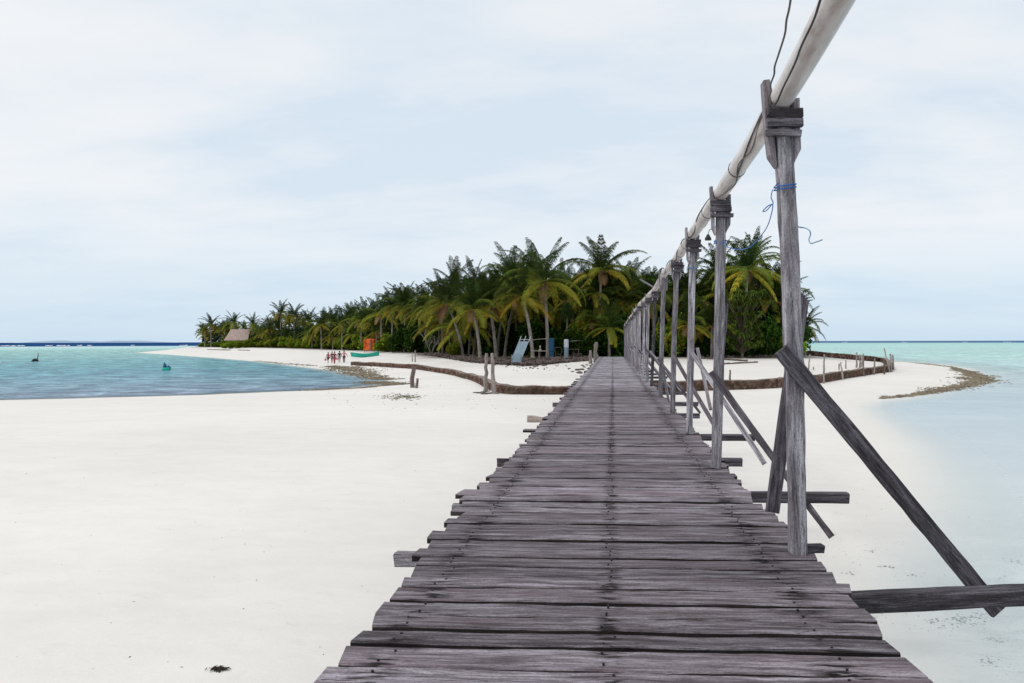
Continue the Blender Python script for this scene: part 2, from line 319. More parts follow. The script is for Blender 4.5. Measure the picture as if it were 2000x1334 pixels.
# ---------------------------------------------------------------- object helpers
def link(name, verts, faces, mat, parent=None, loc=None, smooth=False, mats=None, tint=None, mtx=None):
    me = bpy.data.meshes.new(name); me.from_pydata([tuple(v) for v in verts], [], faces); me.update()
    for mm in (mats or [mat]): me.materials.append(mm)
    if tint is not None:
        a_ = me.color_attributes.new('tint', 'FLOAT_COLOR', 'POINT'); a_.data.foreach_set('color', np.asarray(tint, np.float32).ravel())
    if smooth: me.polygons.foreach_set('use_smooth', [True] * len(me.polygons))
    o = bpy.data.objects.new(name, me); C.objects.link(o)
    if mtx is not None:
        if parent is not None: o.matrix_local = Matrix.Translation(-wloc(parent)) @ mtx; o.parent = parent; o.matrix_local = Matrix.Translation(-wloc(parent)) @ mtx
        else: o.matrix_world = mtx
        o['_w'] = 1; WL[o.name] = mtx.translation.copy()
    elif parent is not None:
        o.parent = parent; o.location = -wloc(parent) if loc is None else Vector(loc) - wloc(parent); WL[o.name] = Vector(loc) if loc is not None else Vector((0, 0, 0))
    else:
        o.location = loc or (0, 0, 0); WL[o.name] = Vector(o.location)
    if '_w' in o: del o['_w']
    return o
WL = {}
def wloc(o): return WL.get(o.name, Vector((0, 0, 0)))
def tag(o, label=None, cat=None, group=None, kind=None):
    if label: o['label'] = label
    if cat: o['category'] = cat
    if group: o['group'] = group
    if kind: o['kind'] = kind
    return o
def empty(name, loc, label=None, cat=None, group=None):
    o = bpy.data.objects.new(name, None); C.objects.link(o); o.location = loc; o.empty_display_size = 0.2; WL[o.name] = Vector(loc)
    return tag(o, label, cat, group)
class MB:
    def __init__(s): s.v = []; s.f = []; s.c = []
    def add(s, vs, fs, col=None):
        n = len(s.v); s.v += [tuple(v) for v in vs]; s.f += [tuple(i + n for i in f) for f in fs]
        if col is not None: s.c += [(*col, 1)] * len(vs)
    def box(s, lo, hi, col=None, mtx=None):
        x0, y0, z0 = lo; x1, y1, z1 = hi
        vs = [Vector(p) for p in ((x0,y0,z0),(x1,y0,z0),(x1,y1,z0),(x0,y1,z0),(x0,y0,z1),(x1,y0,z1),(x1,y1,z1),(x0,y1,z1))]
        if mtx: vs = [mtx @ p for p in vs]
        s.add(vs, [(0,3,2,1),(4,5,6,7),(0,1,5,4),(1,2,6,5),(2,3,7,6),(3,0,4,7)], col)
    def tube(s, pts, r, n=8, col=None, cap=True):
        pts = [Vector(p) for p in pts]; rs = r if isinstance(r, (list, tuple)) else [r] * len(pts)
        base = []; ref = None; vs = []
        for i, p in enumerate(pts):
            tg = (pts[min(i + 1, len(pts) - 1)] - pts[max(i - 1, 0)]).normalized()
            if ref is None: ref = Vector((0, 0, 1)) if abs(tg.z) < 0.9 else Vector((1, 0, 0))
            sx = tg.cross(ref).normalized(); ref = sx.cross(tg).normalized()
            for k in range(n):
                an = 2 * math.pi * k / n
                vs.append(p + (sx * math.cos(an) + ref * math.sin(an)) * rs[i])
        fs = []
        for i in range(len(pts) - 1):
            for k in range(n):
                a_ = i * n + k; b_ = i * n + (k + 1) % n; fs.append((a_, b_, b_ + n, a_ + n))
        if cap: fs.append(tuple(reversed(range(n)))); fs.append(tuple((len(pts) - 1) * n + k for k in range(n)))
        s.add(vs, fs, col)
    def build(s, name, mat, parent=None, loc=None, smooth=False):
        """vertices are given in world coordinates; loc becomes the origin"""
        o = Vector(loc) if loc is not None else (wloc(parent) if parent else Vector((0, 0, 0)))
        vs = [Vector(v) - o for v in s.v]
        return link(name, vs, s.f, mat, parent, o, smooth, tint=s.c if s.c else None)
def spline(pts, k=6):
    pts = [Vector(p) for p in pts]; o = []
    P_ = [pts[0]] + pts + [pts[-1]]
    for i in range(1, len(P_) - 2):
        a_, b_, c_, d_ = P_[i-1], P_[i], P_[i+1], P_[i+2]
        for j in range(k):
            u = j / k
            o.append(0.5 * ((2 * b_) + (c_ - a_) * u + (2 * a_ - 5 * b_ + 4 * c_ - d_) * u * u + (3 * b_ - a_ - 3 * c_ + d_) * u ** 3))
    o.append(pts[-1]); return o
def timber(name, p0, p1, wd, th, mat, parent=None, roll=0.0, seg=None, jit=0.004, taper=1.0, cut0=0, cut1=0, side=Vector((1, 0, 0))):
    """a sawn board from p0 to p1; width wd lies towards `side`, thickness th across it"""
    p0 = Vector(p0); p1 = Vector(p1); X = (p1 - p0); Ln = X.length; X = X / Ln
    Y = (side - X * side.dot(X)).normalized(); Z = X.cross(Y)
    q = Matrix.Rotation(roll, 3, X); Y = q @ Y; Z = q @ Z
    mt = Matrix(((X.x, Y.x, Z.x, p0.x), (X.y, Y.y, Z.y, p0.y), (X.z, Y.z, Z.z, p0.z), (0, 0, 0, 1)))
    seg = seg or max(3, int(Ln / 0.25)); ch = min(wd, th) * 0.12
    a_, b_ = wd / 2, th / 2
    sec = [(-a_ + ch, -b_), (a_ - ch, -b_), (a_, -b_ + ch), (a_, b_ - ch), (a_ - ch, b_), (-a_ + ch, b_), (-a_, b_ - ch), (-a_, -b_ + ch)]
    vs = []; rj = random.Random(int((p0.x * 31 + p0.y * 17 + p0.z * 7 + p1.x * 3) * 1000))
    bow = rj.uniform(-1, 1) * jit * 2
    for i in range(seg + 1):
        s_ = i / seg; k = 1 + (taper - 1) * s_; oy = bow * math.sin(math.pi * s_)
        for y, z in sec:
            x = s_ * Ln
            if i == 0: x += cut0 * (y / a_) 
            if i == seg: x += cut1 * (y / a_)
            if i in (0, seg): x += rj.uniform(-1, 1) * jit * 1.5
            vs.append((x, y * k + oy + rj.uniform(-1, 1) * jit * .5, z * k + rj.uniform(-1, 1) * jit * .5))
    fs = []
    for i in range(seg):
        for k in range(8):
            u = i * 8 + k; v_ = i * 8 + (k + 1) % 8; fs.append((u, v_, v_ + 8, u + 8))
    fs.append(tuple(reversed(range(8)))); fs.append(tuple(seg * 8 + k for k in range(8)))
    return link(name, vs, fs, mat, parent, mtx=mt)
def stake(name, p0, p1, r, mat, parent=None, n=7):
    """a rough round pole"""
    p0 = Vector(p0); p1 = Vector(p1); X = p1 - p0; Ln = X.length; X.normalize()
    Y = (Vector((0, 1, 0)) - X * X.y).normalized(); Z = X.cross(Y)
    mt = Matrix(((X.x, Y.x, Z.x, p0.x), (X.y, Y.y, Z.y, p0.y), (X.z, Y.z, Z.z, p0.z), (0, 0, 0, 1)))
    b_ = MB(); rj = random.Random(int(abs(p0.x * 131 + p0.y * 7) * 100)); k = max(4, int(Ln / 0.25))
    pts = [(Ln * i / k, rj.uniform(-1, 1) * r * .3 * (i > 0), rj.uniform(-1, 1) * r * .3 * (i > 0)) for i in range(k + 1)]
    b_.tube(pts, [r * (1.15 - .35 * i / k) * rj.uniform(.88, 1.1) for i in range(k + 1)], n)
    return link(name, b_.v, b_.f, mat, parent, mtx=mt)

# ---------------------------------------------------------------- sand sheet and water sheet (polar grids, denser in view)
az = list(np.arange(-44, 40, 0.15)) + list(np.arange(40, 316, 3.0))
az = np.radians(np.array(az)); rr = np.concatenate([[0.0], np.geomspace(0.8, 400, 330), np.geomspace(410, 40000, 60)])
A, RR = np.meshgrid(az, rr); GX = RR * np.sin(A); GY = RR * np.cos(A)
na = len(az); nr = len(rr)
idx = np.arange(na * nr).reshape(nr, na)
q = np.stack([idx[:-1], np.roll(idx, -1, 1)[:-1], np.roll(idx, -1, 1)[1:], idx[1:]], -1).reshape(-1, 4)
H = height(GX, GY); rng = np.hypot(GX, GY)
LR = np.log(rr[1:])
def hfast(X, Y):
    X = np.asarray(X, float); Y = np.asarray(Y, float)
    r = np.maximum(np.hypot(X, Y), .81); a_ = np.arctan2(X, Y)
    fi = np.interp(np.log(r), LR, np.arange(1, nr)); fa = np.interp(a_, az, np.arange(na))
    i = np.minimum(fi.astype(int), nr - 2); j = np.minimum(fa.astype(int), na - 2); u = fi - i; v = fa - j
    return H[i, j] * (1 - u) * (1 - v) + H[i + 1, j] * u * (1 - v) + H[i, j + 1] * (1 - u) * v + H[i + 1, j + 1] * u * v
height = hfast
def hz(x, y):
    if y < 0: return .5
    return float(hfast(x, y))
def grid_mesh(name, Z, mat, keep=None):
    me = bpy.data.meshes.new(name); co = np.stack([GX, GY, Z], -1).reshape(-1, 3).astype(np.float32)
    qq = q if keep is None else q[keep]
    me.vertices.add(len(co)); me.vertices.foreach_set('co', co.ravel())
    me.loops.add(qq.size); me.loops.foreach_set('vertex_index', qq[:, ::-1].ravel().astype(np.int32))
    me.polygons.add(len(qq)); me.polygons.foreach_set('loop_start', np.arange(0, qq.size, 4, dtype=np.int32)); me.polygons.foreach_set('loop_total', np.full(len(qq), 4, np.int32))
    me.update(calc_edges=True); me.validate(); me.materials.append(mat)
    me.polygons.foreach_set('use_smooth', [True] * len(me.polygons))
    o = bpy.data.objects.new(name, me); C.objects.link(o); o['kind'] = 'structure'; return o
H = np.where(rng > 420, -np.minimum(3 + (rng - 420) * 0.01, 30), H)
sand = grid_mesh('sand', H, M_sand)
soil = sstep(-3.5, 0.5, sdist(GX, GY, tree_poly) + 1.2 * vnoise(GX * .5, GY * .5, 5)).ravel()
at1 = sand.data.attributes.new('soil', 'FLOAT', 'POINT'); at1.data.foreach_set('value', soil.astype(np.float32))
water = grid_mesh('sea', np.zeros_like(H), M_water)
D = -H
lx = GX - 0.035 * GY                              # sideways of the pier's far end
right = sstep(-6, 10, lx)
def interp3(r, stops):
    xs = [s[0] for s in stops]; return np.stack([np.interp(r, xs, [s[1][k] for s in stops]) for k in range(3)], -1)
LC = interp3(rng, [(38, (.25, .32, .42)), (56, (.22, .32, .43)), (75, (.17, .35, .44)), (100, (.12, .35, .43)), (150, (.13, .39, .44)), (230, (.24, .52, .50)), (420, (.33, .62, .57)), (650, (.50, .72, .70)), (800, (.42, .62, .68)), (835, (.012, .06, .18)), (9000, (.008, .045, .15))])  # nearest stops hold the grey-blue sky reflection in the colour
RC = interp3(rng, [(6, (.66, .78, .75)), (14, (.65, .77, .79)), (26, (.62, .74, .83)), (45, (.54, .69, .80)), (70, (.54, .69, .76)), (100, (.50, .70, .71)), (200, (.42, .67, .62)), (700, (.38, .64, .58)), (1250, (.32, .54, .54)), (1650, (.08, .17, .28)), (9000, (.06, .14, .26))])
WC = LC * (1 - right[..., None]) + RC * right[..., None]
dsh = -sdist(GX, GY, land)
opl = sstep(-0.8, 3.5, dsh) * 0.92; opr = 0.03 + 0.82 * sstep(18, 120, rng) * sstep(0, 18, dsh) + 0.42 * sstep(0, 3.5, dsh) 
OP = np.where(rng > 420, 1.0, opl * (1 - right) + np.clip(opr, 0, .95) * right)
RG = (0.9 * (1 - right) + (-0.10 + 0.45 * sstep(30, 120, rng)) * right) * sstep(900, 300, rng) + 0.15
RG = RG * (0.25 + 0.75 * sstep(0, 3, dsh))
ca = water.data.color_attributes.new('wcol', 'FLOAT_COLOR', 'POINT'); ca.data.foreach_set('color', np.concatenate([WC, np.ones(WC.shape[:2] + (1,))], -1).astype(np.float32).ravel())
SH = 1 - .93 * (sstep(800, 850, rng) * (1 - right) + sstep(1500, 1700, rng) * right)
ED = np.where(rng > 420, 1.0, sstep(-.3, 1.2, dsh) * (1 - right) + sstep(0, 2.2, dsh) * right)
for nm, arr in (('opac', OP), ('rough', RG), ('sheen', SH), ('edge', ED)):
    a_ = water.data.attributes.new(nm, 'FLOAT', 'POINT'); a_.data.foreach_set('value', arr.astype(np.float32).ravel())

# far low land on the horizon and the surf on the reef
b = MB(); n = 60; ring = []
for i in range(n + 1):
    u = i / n; px = 20 + 270 * u; p = flat(px, 11000)
    hgt = 42 * (math.sin(math.pi * u) ** 0.5) * (0.75 + 0.25 * math.sin(u * 9) + .1 * math.sin(u * 31))
    ring.append((Vector((p[0], p[1], -1)), Vector((p[0], p[1] + 300, max(1, hgt))), Vector((p[0], p[1] + 900, -1))))
for i in range(n):
    a0, a1 = ring[i], ring[i + 1]
    b.add([a0[0], a1[0], a1[1], a0[1], a0[2], a1[2]], [(0, 1, 2, 3), (3, 2, 5, 4)])
o = b.build('hills', M_hill, smooth=True); tag(o, kind='structure')
b = MB(); rj = random.Random(3)
for px0, px1, tt in [(0, 48, 690), (88, 102, 720), (110, 136, 700), (150, 160, 730), (170, 178, 705), (255, 262, 720), (350, 366, 700), (20, 30, 640), (1645, 1655, 1450), (1760, 1772, 1420), (1880, 1890, 1450), (1960, 1975, 1420)]:
    k = 14
    for j in range(k):
        u0 = px0 + (px1 - px0) * j / k; u1 = px0 + (px1 - px0) * (j + 1) / k
        tq = tt * 1.16; a0 = flat(u0, tq); a1 = flat(u1, tq); h0 = .2 + rj.random() * .5
        b.add([(a0[0], a0[1], .01), (a1[0], a1[1], .01), (a1[0], a1[1] + 1, h0), (a0[0], a0[1] + 1, h0), (a0[0], a0[1] + 5, .02), (a1[0], a1[1] + 5, .02)], [(0, 1, 2, 3), (3, 2, 5, 4)])
o = b.build('surf', M_foam); tag(o, 'thin white lines of surf breaking along the reef near the horizon', 'surf', kind='stuff')

# ---------------------------------------------------------------- pier
DZ = 1.9
pier = empty('pier', (0, 5, DZ), 'long weathered grey plank pier running from the viewer to the palm grove', 'pier')
seams = [3.494, 3.769, 3.97, 4.174, 4.386, 4.639, 4.828, 5.09, 5.307, 5.53, 5.78, 6.03, 6.27, 6.48, 6.73, 6.97, 7.2, 7.43, 7.73, 7.95, 8.19, 8.43]
y = 3.0; ys = [2.72, 3.0, 3.25]
ys += seams
rj = random.Random(11)
while ys[-1] < 75.2: ys.append(ys[-1] + rj.uniform(.165, .275))
far = MB(); FE = []; nails = MB()
EDGE = []
def plank_geo(x0, x1, wd, th, rj, jit, seg):
    vs = []; fs = []
    ph = [rj.uniform(0, 6) for _ in range(6)]; sag = rj.uniform(-.006, .006); tw = rj.uniform(-.004, .004)
    e0 = rj.uniform(-.02, .02); e1 = rj.uniform(-.02, .02)
    for i in range(seg + 1):
        s_ = i / seg; x = x0 + (x1 - x0) * s_
        yf = -wd / 2 + jit * (math.sin(x * 3.1 + ph[0]) + .6 * math.sin(x * 9.7 + ph[1]) + rj.uniform(-.5, .5)) * .5
        yb = wd / 2 + jit * (math.sin(x * 2.7 + ph[2]) + .6 * math.sin(x * 11 + ph[3]) + rj.uniform(-.5, .5)) * .5
        zt = sag * math.sin(math.pi * s_) + .002 * math.sin(x * 6 + ph[4])
        c = .007
        xx0 = e0 if i == 0 else (e1 if i == seg else 0)
        rag = (rj.uniform(-.012, .012) if i in (0, seg) else 0)
        for yy, zz in ((yf, -th), (yf, -c), (yf + c, 0), (yb - c, 0), (yb, -c), (yb, -th)):
            vs.append((x + xx0 * (yy / wd) * 2 + rag, yy, zz + zt + tw * yy / wd + (rj.uniform(-.002, .002))))
    for i in range(seg):
        for k in range(6):
            u = i * 6 + k; v_ = i * 6 + (k + 1) % 6; fs.append((u, u + 6, v_ + 6, v_))
    fs.append(tuple(range(6))); fs.append(tuple(reversed([seg * 6 + k for k in range(6)])))
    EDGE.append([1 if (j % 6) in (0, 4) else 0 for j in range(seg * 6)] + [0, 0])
    return vs, fs
ext = {7.43: (-1.52, 1.34), 7.2: (-1.45, 1.3), 7.95: (-1.42, 1.33), 8.43: (-1.38, 1.33)}
cnt = 0
prev = 1.34
for i in range(len(ys) - 1):
    y0, y1 = ys[i], ys[i + 1]; gap = (rj.choice([.024, .03, .036, .046]) if y0 < 12 else rj.choice([.022, .03, .04, .05]))
    if abs(y1 - 3.769) < .01 : gap = .055
    wd = y1 - y0 - gap; yc = (y0 + y1) / 2
    xl = float(np.interp(yc, [4.8, 5.5, 7.4, 8.4], [-1.31, -1.40, -1.40, -1.33])) + rj.gauss(0, .028); xr = float(np.interp(yc, [5, 6], [1.40, 1.365])) + rj.gauss(0, .016)
    if rj.random() < .06 and yc > 5: xl -= rj.uniform(.06, .16)
    if y0 in ext: xl, xr = ext[y0]
    near_post = any(abs(yc - t_) < .16 for t_ in (5.3, ))
    skew = rj.gauss(0, .003)
    vs, fs = plank_geo(xl, xr, wd, .045, rj, .006 if yc < 30 else .004, 26 if yc < 12 else 12)
    zc = rj.uniform(-.006, .006)
    if yc < 30:
        for bx in (-1.08, -.03, 1.04):
            for k_ in (-.28, .28):
                nx = bx + rj.uniform(-.035, .035); ny = yc + wd * k_ + rj.uniform(-.01, .01); zt_ = DZ + zc - .004
                nails.tube([(nx, ny, zt_ - .01), (nx, ny, zt_ + .013)], .0065, 6)
    if cnt < 100:
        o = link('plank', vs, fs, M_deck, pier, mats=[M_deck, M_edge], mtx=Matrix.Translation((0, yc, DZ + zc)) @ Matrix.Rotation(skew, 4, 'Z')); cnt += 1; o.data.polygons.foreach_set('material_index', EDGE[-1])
    else:
        far.add([(a_, b_ + yc, c_ + DZ + zc) for a_, b_, c_ in vs], fs); FE += EDGE[-1]
yb_ = 2.72
while yb_ > -4:                                     # the planks the viewer stands on
    wd = rj.uniform(.2, .28); vs, fs = plank_geo(-1.3 + rj.gauss(0, .03), 1.37, wd - .02, .045, rj, .006, 12)
    far.add([(a_, b_ + yb_ - wd / 2, c_ + DZ) for a_, b_, c_ in vs], fs); FE += EDGE[-1]; yb_ -= wd
# the far planks carry the same material; colour varies by position
m, t = newmat('far_deck_wood')
gp = t.nodes.new('ShaderNodeNewGeometry'); pos = gp.outputs['Position']
isl = gp.outputs['Random Per Island']
g1 = noise(t, mapping(t, pos, (1.6, 14, 14)), 1.0, 6, 0.66, 0.6)
c = ramp(t, g1, [(0.36, (0.075, 0.062, 0.072)), (0.48, (0.205, 0.186, 0.208)), (0.63, (0.39, 0.365, 0.405))])
hs = t.nodes.new('ShaderNodeHueSaturation'); t.links.new(c, hs.inputs['Color']); t.links.new(mathn(t, 'ADD', mathn(t, 'MULTIPLY', isl, .6), .75), hs.inputs['Value'])
sx = t.nodes.new('ShaderNodeSeparateXYZ'); t.links.new(pos, sx.inputs[0])
tot = None
for x0, wdt in ((-1.08, .16), (-.03, .06), (1.05, .18)):
    d = mathn(t, 'ABSOLUTE', mathn(t, 'SUBTRACT', sx.outputs[0], x0)); f = mathn(t, 'SUBTRACT', 1.0, mathn(t, 'DIVIDE', d, wdt), True)
    tot = f if tot is None else mathn(t, 'MAXIMUM', tot, f)
br = ramp(t, noise(t, mapping(t, pos, (3, 30, 1)), 1.4, 3), [(0.42, (0,) * 3), (0.6, (1,) * 3)])
c = mixc(t, mathn(t, 'MULTIPLY', tot, br), hs.outputs[0], (.02, .015, .016))
out(t, pbsdf(t, c, .78, bump(t, g1, .6, .01), .25).outputs[0])
o = nails.build('nail', M_black, pier); tag(o, kind='stuff')
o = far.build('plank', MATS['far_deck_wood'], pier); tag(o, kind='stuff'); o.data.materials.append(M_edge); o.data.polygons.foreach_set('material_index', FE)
# bearers under the planks, cross beams and piles
for x0 in (-1.08, -.02, 1.02):
    y0 = -4
    while y0 < 75:
        y1 = min(y0 + 6.5, 75.2); timber('bearer', (x0, y0, DZ - .135), (x0, y1 - .01, DZ - .135), .09, .15, M_brace, pier, seg=10, jit=.002); y0 = y1
beam_t = [1.2, 4.85, 8.15, 10.5, 13.2, 17.0, 20.2, 24.5, 28.0, 31.5, 35, 38.6, 42, 45.5, 49, 52.6, 56, 59.6, 63, 66.6, 70, 73.5]
br_end = {4.85: 2.52, 8.15: 2.46, 10.5: 1.75, 13.2: 2.4, 17.0: 1.9}
for k, bt in enumerate(beam_t):
    xe = br_end.get(bt, rj.uniform(1.7, 2.5)); gz = DZ - .165
    if bt == 4.85:
        timber('cross_beam', (-1.30, 4.80, gz - .13), (2.68, 5.02, gz + .055), .115, .12, M_brace, pier, seg=22, jit=.008, side=Vector((0, 0, 1)))
    else:
        timber('cross_beam', (-1.45 if k % 3 else -1.6, bt + .0, gz), (xe, bt + .05, gz + .02), .11, .10, M_brace, pier, seg=14, jit=.005, side=Vector((0, 0, 1)))
    for sx_ in (-1.0, .95):
        g_ = hz(sx_, bt + .1)
        if g_ < DZ - .5: stake('pile', (sx_, bt + .12, g_ - .5), (sx_, bt + .12, DZ - .2), .075, M_brace, pier)
p_ = at(782, 1084, 5.78)
timber('cross_beam', (-1.62, 5.64, DZ - .115), (-.6, 5.66, DZ - .10), .10, .09, M_post, pier, seg=6, jit=.006, side=Vector((0, 0, 1)))
timber('cross_beam', (-1.55, 7.36, DZ - .11), (-.6, 7.36, DZ - .10), .09, .08, M_post, pier, seg=6, jit=.006, side=Vector((0, 0, 1)))
a_ = ong(1032, 820); stake('pile', at(1030, 818, 17.2), at(1085, 819, 17.1), .07, M_stake, pier)
timber('toe_block', (1.28, 5.52, DZ + .03), (1.48, 5.54, DZ + .03), .09, .05, M_brace, pier)
timber('toe_block', (1.26, 9.2, DZ + .03), (1.46, 9.2, DZ + .03), .09, .05, M_post, pier)

# ---------------------------------------------------------------- stands that carry the pipe
def stand_pos(i): return stands[i]
# (depth, x at foot, x at top, width, height of seat, kind)
SEAT = 5.05
stands = [(5.47, 1.292, 1.19, .138, 5.02), (9.13, 1.21, 1.27, .135, 5.05), (12.45, 1.225, 1.29, .12, 5.04), (16.1, 1.235, 1.335, .125, 5.05), (20.75, 1.26, 1.36, .14, 5.10),
          (25.6, 1.27, 1.40, .12, 5.05), (28.5, 1.24, 1.31, .13, 5.0), (31.8, 1.23, 1.28, .12, 5.0), (35.2, 1.22, 1.22, .13, 5.0), (38.6, 1.2, 1.25, .13, 4.98), (42.0, 1.21, 1.2, .12, 5.0), (45.4, 1.19, 1.22, .13, 4.95),
          (48.9, 1.2, 1.2, .13, 4.95), (52.3, 1.18, 1.16, .12, 4.92), (55.8, 1.18, 1.2, .14, 4.95), (59.2, 1.16, 1.18, .13, 4.9), (62.6, 1.15, 1.15, .12, 4.85), (66.0, 1.15, 1.17, .13, 4.9), (69.5, 1.12, 1.13, .12, 4.8), (73.0, 1.1, 1.1, .13, 4.78)]
ordw = ['eleventh', 'twelfth', 'thirteenth', 'fourteenth', 'fifteenth', 'sixteenth', 'seventeenth', 'eighteenth', 'nineteenth', 'last']
ordn = ['nearest', 'second', 'third', 'fourth', 'fifth', 'sixth', 'seventh', 'eighth', 'ninth', 'tenth']
lab = {0: 'tall weathered pipe post nearest the viewer with a long brace at right',
       1: 'second pipe post from the viewer with blue rope around it and a pointed board behind',
       2: 'third pipe post from the viewer, slim, with dark capping boards',
       3: 'fourth pipe post from the viewer with ragged side boards under its cap',
       4: 'fifth pipe post from the viewer, wide, with a small switch box fixed to it',
       5: 'sixth pipe post from the viewer with a loose stick slanting off its top'}
braceparam = {0: None}
Z3 = Vector((0, 0, 1))
stands = [(a_, b_, c_, d_ * .84, e_) for a_, b_, c_, d_, e_ in stands]
for i, (sy, xb, xt, wd, sz) in enumerate(stands):
    rj = random.Random(50 + i)
    lb = lab.get(i, ('%s pipe post from the viewer along the pier' % ordn[i]) if i < 10 else ('%s pipe post from the viewer in the crowded far row' % ordw[i - 10] if i < 19 else 'farthest and last pipe post at the pier end'))
    st = empty('pipe_stand', (xb, sy, DZ), lb, 'post', 'posts carrying the pipe along the pier')
    b0 = Vector((xb, sy, DZ + .012)); b1 = Vector((xt, sy + rj.uniform(-.03, .03), sz - .005))
    if i == 0: timber('post', b0, b1, wd, wd * .92, M_post, st, seg=24, jit=.009)
    else: timber('post', b0, b1, wd, wd * .92, M_post if i != 5 else M_brace, st, seg=14, jit=.009)
    def pa(z, ox=0, oy=0):
        s_ = (z - b0.z) / (b1.z - b0.z); return b0.lerp(b1, s_) + Vector((ox, oy, 0))
    h = wd / 2; lt = .045; rt = .045
    tl = sz + [.20, .16, .19, .05, .22, .02, .16, .1][i] if i < 8 else sz + rj.choice([.03, .15, .25])
    # side cleats embracing the pipe
    dl = .36 if i < 5 else .3
    cl0 = pa(sz - dl, -(h + .026)); cl1 = pa(sz, -(h + .030)) + Vector((-.03, 0, tl - sz))
    timber('side_cleat', cl0, cl1, .035 if i else .05, .11, M_post, st, cut0=-.045 if i < 4 else 0, jit=.003)
    cr0 = pa(sz - dl + .03, h + .028); cr1 = pa(sz, h + .028) + Vector((.0, 0, .07))
    if i != 8: timber('side_cleat', cr0, cr1, .05 if i in (0, 1) else .045, .10, M_post, st, cut0=.05 if i < 4 else 0, jit=.003)
    # capping boards on the face towards the viewer
    yf = -(wd * .46 + .022)
    if i != 4:
        cw = h + .06
        for k_, (za_, hh) in enumerate(((sz - .035, .065), (sz - .105, .06), (sz - .178, .045)) if i < 4 else ((sz - .05, .09), (sz - .15, .09))):
            m_ = M_brace if (k_ < 2 or i) else M_post
            timber('cap_board', pa(za_, -cw - rj.uniform(0, .02), yf - .002 * k_), pa(za_ - .004, cw + rj.uniform(-.015, .02), yf - .002 * k_), hh, .03, m_, st, side=Z3, jit=.004)
    # diagonal brace to the outer end of the cross beam
    if i == 0:
        timber('brace', at(1524, 682, 5.33), at(1948, 1194, 5.16), .112, .05, M_brace, st, seg=20, jit=.006, side=Vector((1, 0, .8)))
        timber('back_board', at(1567, 576, 5.66), at(1508, 1000, 5.68), .10, .045, M_brace, st, seg=10, jit=.004, cut0=.04)
    elif i == 1:
        timber('brace', at(1390, 727, 8.98), at(1624, 1048, 7.9), .08, .04, M_brace, st, seg=14, jit=.006, side=Vector((1, 0, .8)), taper=.8)
        timber('back_board', at(1417, 592, 9.25), at(1402, 800, 9.3), .07, .04, M_brace, st, seg=6)
    elif i == 2:
        timber('brace', at(1352, 690, 12.3), at(1493, 905, 10.6), .07, .035, M_post, st, seg=10, side=Vector((1, 0, .8)))
        timber('back_board', at(1362, 680, 12.7), at(1388, 800, 12.0), .05, .035, M_post, st, seg=6)
    elif i == 3:
        timber('brace', at(1313, 690, 15.95), at(1395, 830, 13.4), .075, .035, M_brace, st, seg=10, side=Vector((1, 0, .8)))
    elif i < 19:
        k_ = rj.uniform(-.1, .15)
        timber('brace', Vector((xb - .06, sy - .1, DZ + 1.1 + k_)), Vector((2.3 + k_, sy - .8, DZ - .35)), .065, .035, M_post if i % 2 else M_brace, st, seg=8, side=Vector((1, 0, .8)))
        if i % 3 == 1: timber('back_board', Vector((xb + .05, sy + .12, DZ + 1.0)), Vector((xb + .25, sy + .15, DZ - .2)), .07, .04, M_post, st, seg=6)
    if i == 4:
        q_ = MB(); c0 = pa(3.98, -(h + .03), -.02); q_.box(c0 - Vector((.025, .04, .07)), c0 + Vector((.025, .04, .07))); q_.build('switch_box', M_black, st)
    if i == 5:
        timber('loose_stick', at(1250, 545, 25.6), at(1280, 563, 25.4), .05, .04, M_post, st, seg=4)
# the pipe
pz = lambda i: stands[i][4] + .086
pts = [(0.97, -2.0, 5.22), (0.99, 0.0, 5.18), (1.075, 2.6, 5.14)] + [(s_[2] - .005, s_[0], pz(i)) for i, s_ in enumerate(stands)]
pp = spline(pts, 8)
pipe = MB(); pipe.tube(pp, .084, 20)
po = pipe.build('water_pipe', M_pvc, loc=(0, 5, 5.1), smooth=True)
tag(po, 'white plastic pipe running along the tops of the pier posts', 'pipe')
for yy in (11.0, 14.2, 18.6, 22.6, 27.2, 33, 40, 47, 54, 61, 68):
    k_ = min(range(len(pp) - 1), key=lambda j: abs(pp[j].y - yy)); d_ = (pp[k_ + 1] - pp[k_]).normalized()
    c_ = MB(); c_.tube([pp[k_] - d_ * .08, pp[k_] + d_ * .08], .091, 20); c_.build('coupling', M_pvc, po, smooth=False)
for yy in (7.55, 10.3, 13.6, 15.0, 17.4):
    k_ = min(range(len(pp) - 1), key=lambda j: abs(pp[j].y - yy)); d_ = (pp[k_ + 1] - pp[k_]).normalized()
    c_ = MB(); c_.tube([pp[k_] - d_ * .008, pp[k_] + d_ * .008], .090, 16); c_.build('wire_tie', M_black, po)
def cable(name, pts_, r, mat, label, cat='cable', k=6):
    b_ = MB(); b_.tube(spline(pts_, k), r, 6); o_ = b_.build(name, mat, loc=pts_[0], smooth=True); return tag(o_, label, cat)
def onpipe(y_, ang, off=.094):
    k_ = min(range(len(pp) - 1), key=lambda j: abs(pp[j].y - y_)); f_ = (y_ - pp[k_].y) / max(1e-6, (pp[k_ + 1].y - pp[k_].y)); c_ = pp[k_].lerp(pp[k_ + 1], f_)
    return c_ + Vector((math.cos(ang) * off, 0, math.sin(ang) * off))
cable('cable', [at(1650, -160, 3.0), at(1602, 0, 3.5), at(1588, 42, 3.75), at(1566, 88, 4.05), at(1552, 125, 4.35), at(1530, 170, 4.75), at(1513, 205, 5.15), onpipe(5.6, 3.4), onpipe(6.4, 3.7), onpipe(7.4, 4.4), onpipe(8.2, 4.9, .1), onpipe(9.3, 3.6)],
      .0065, M_black, 'black cable looping down beside the pipe and under it past the nearest post')
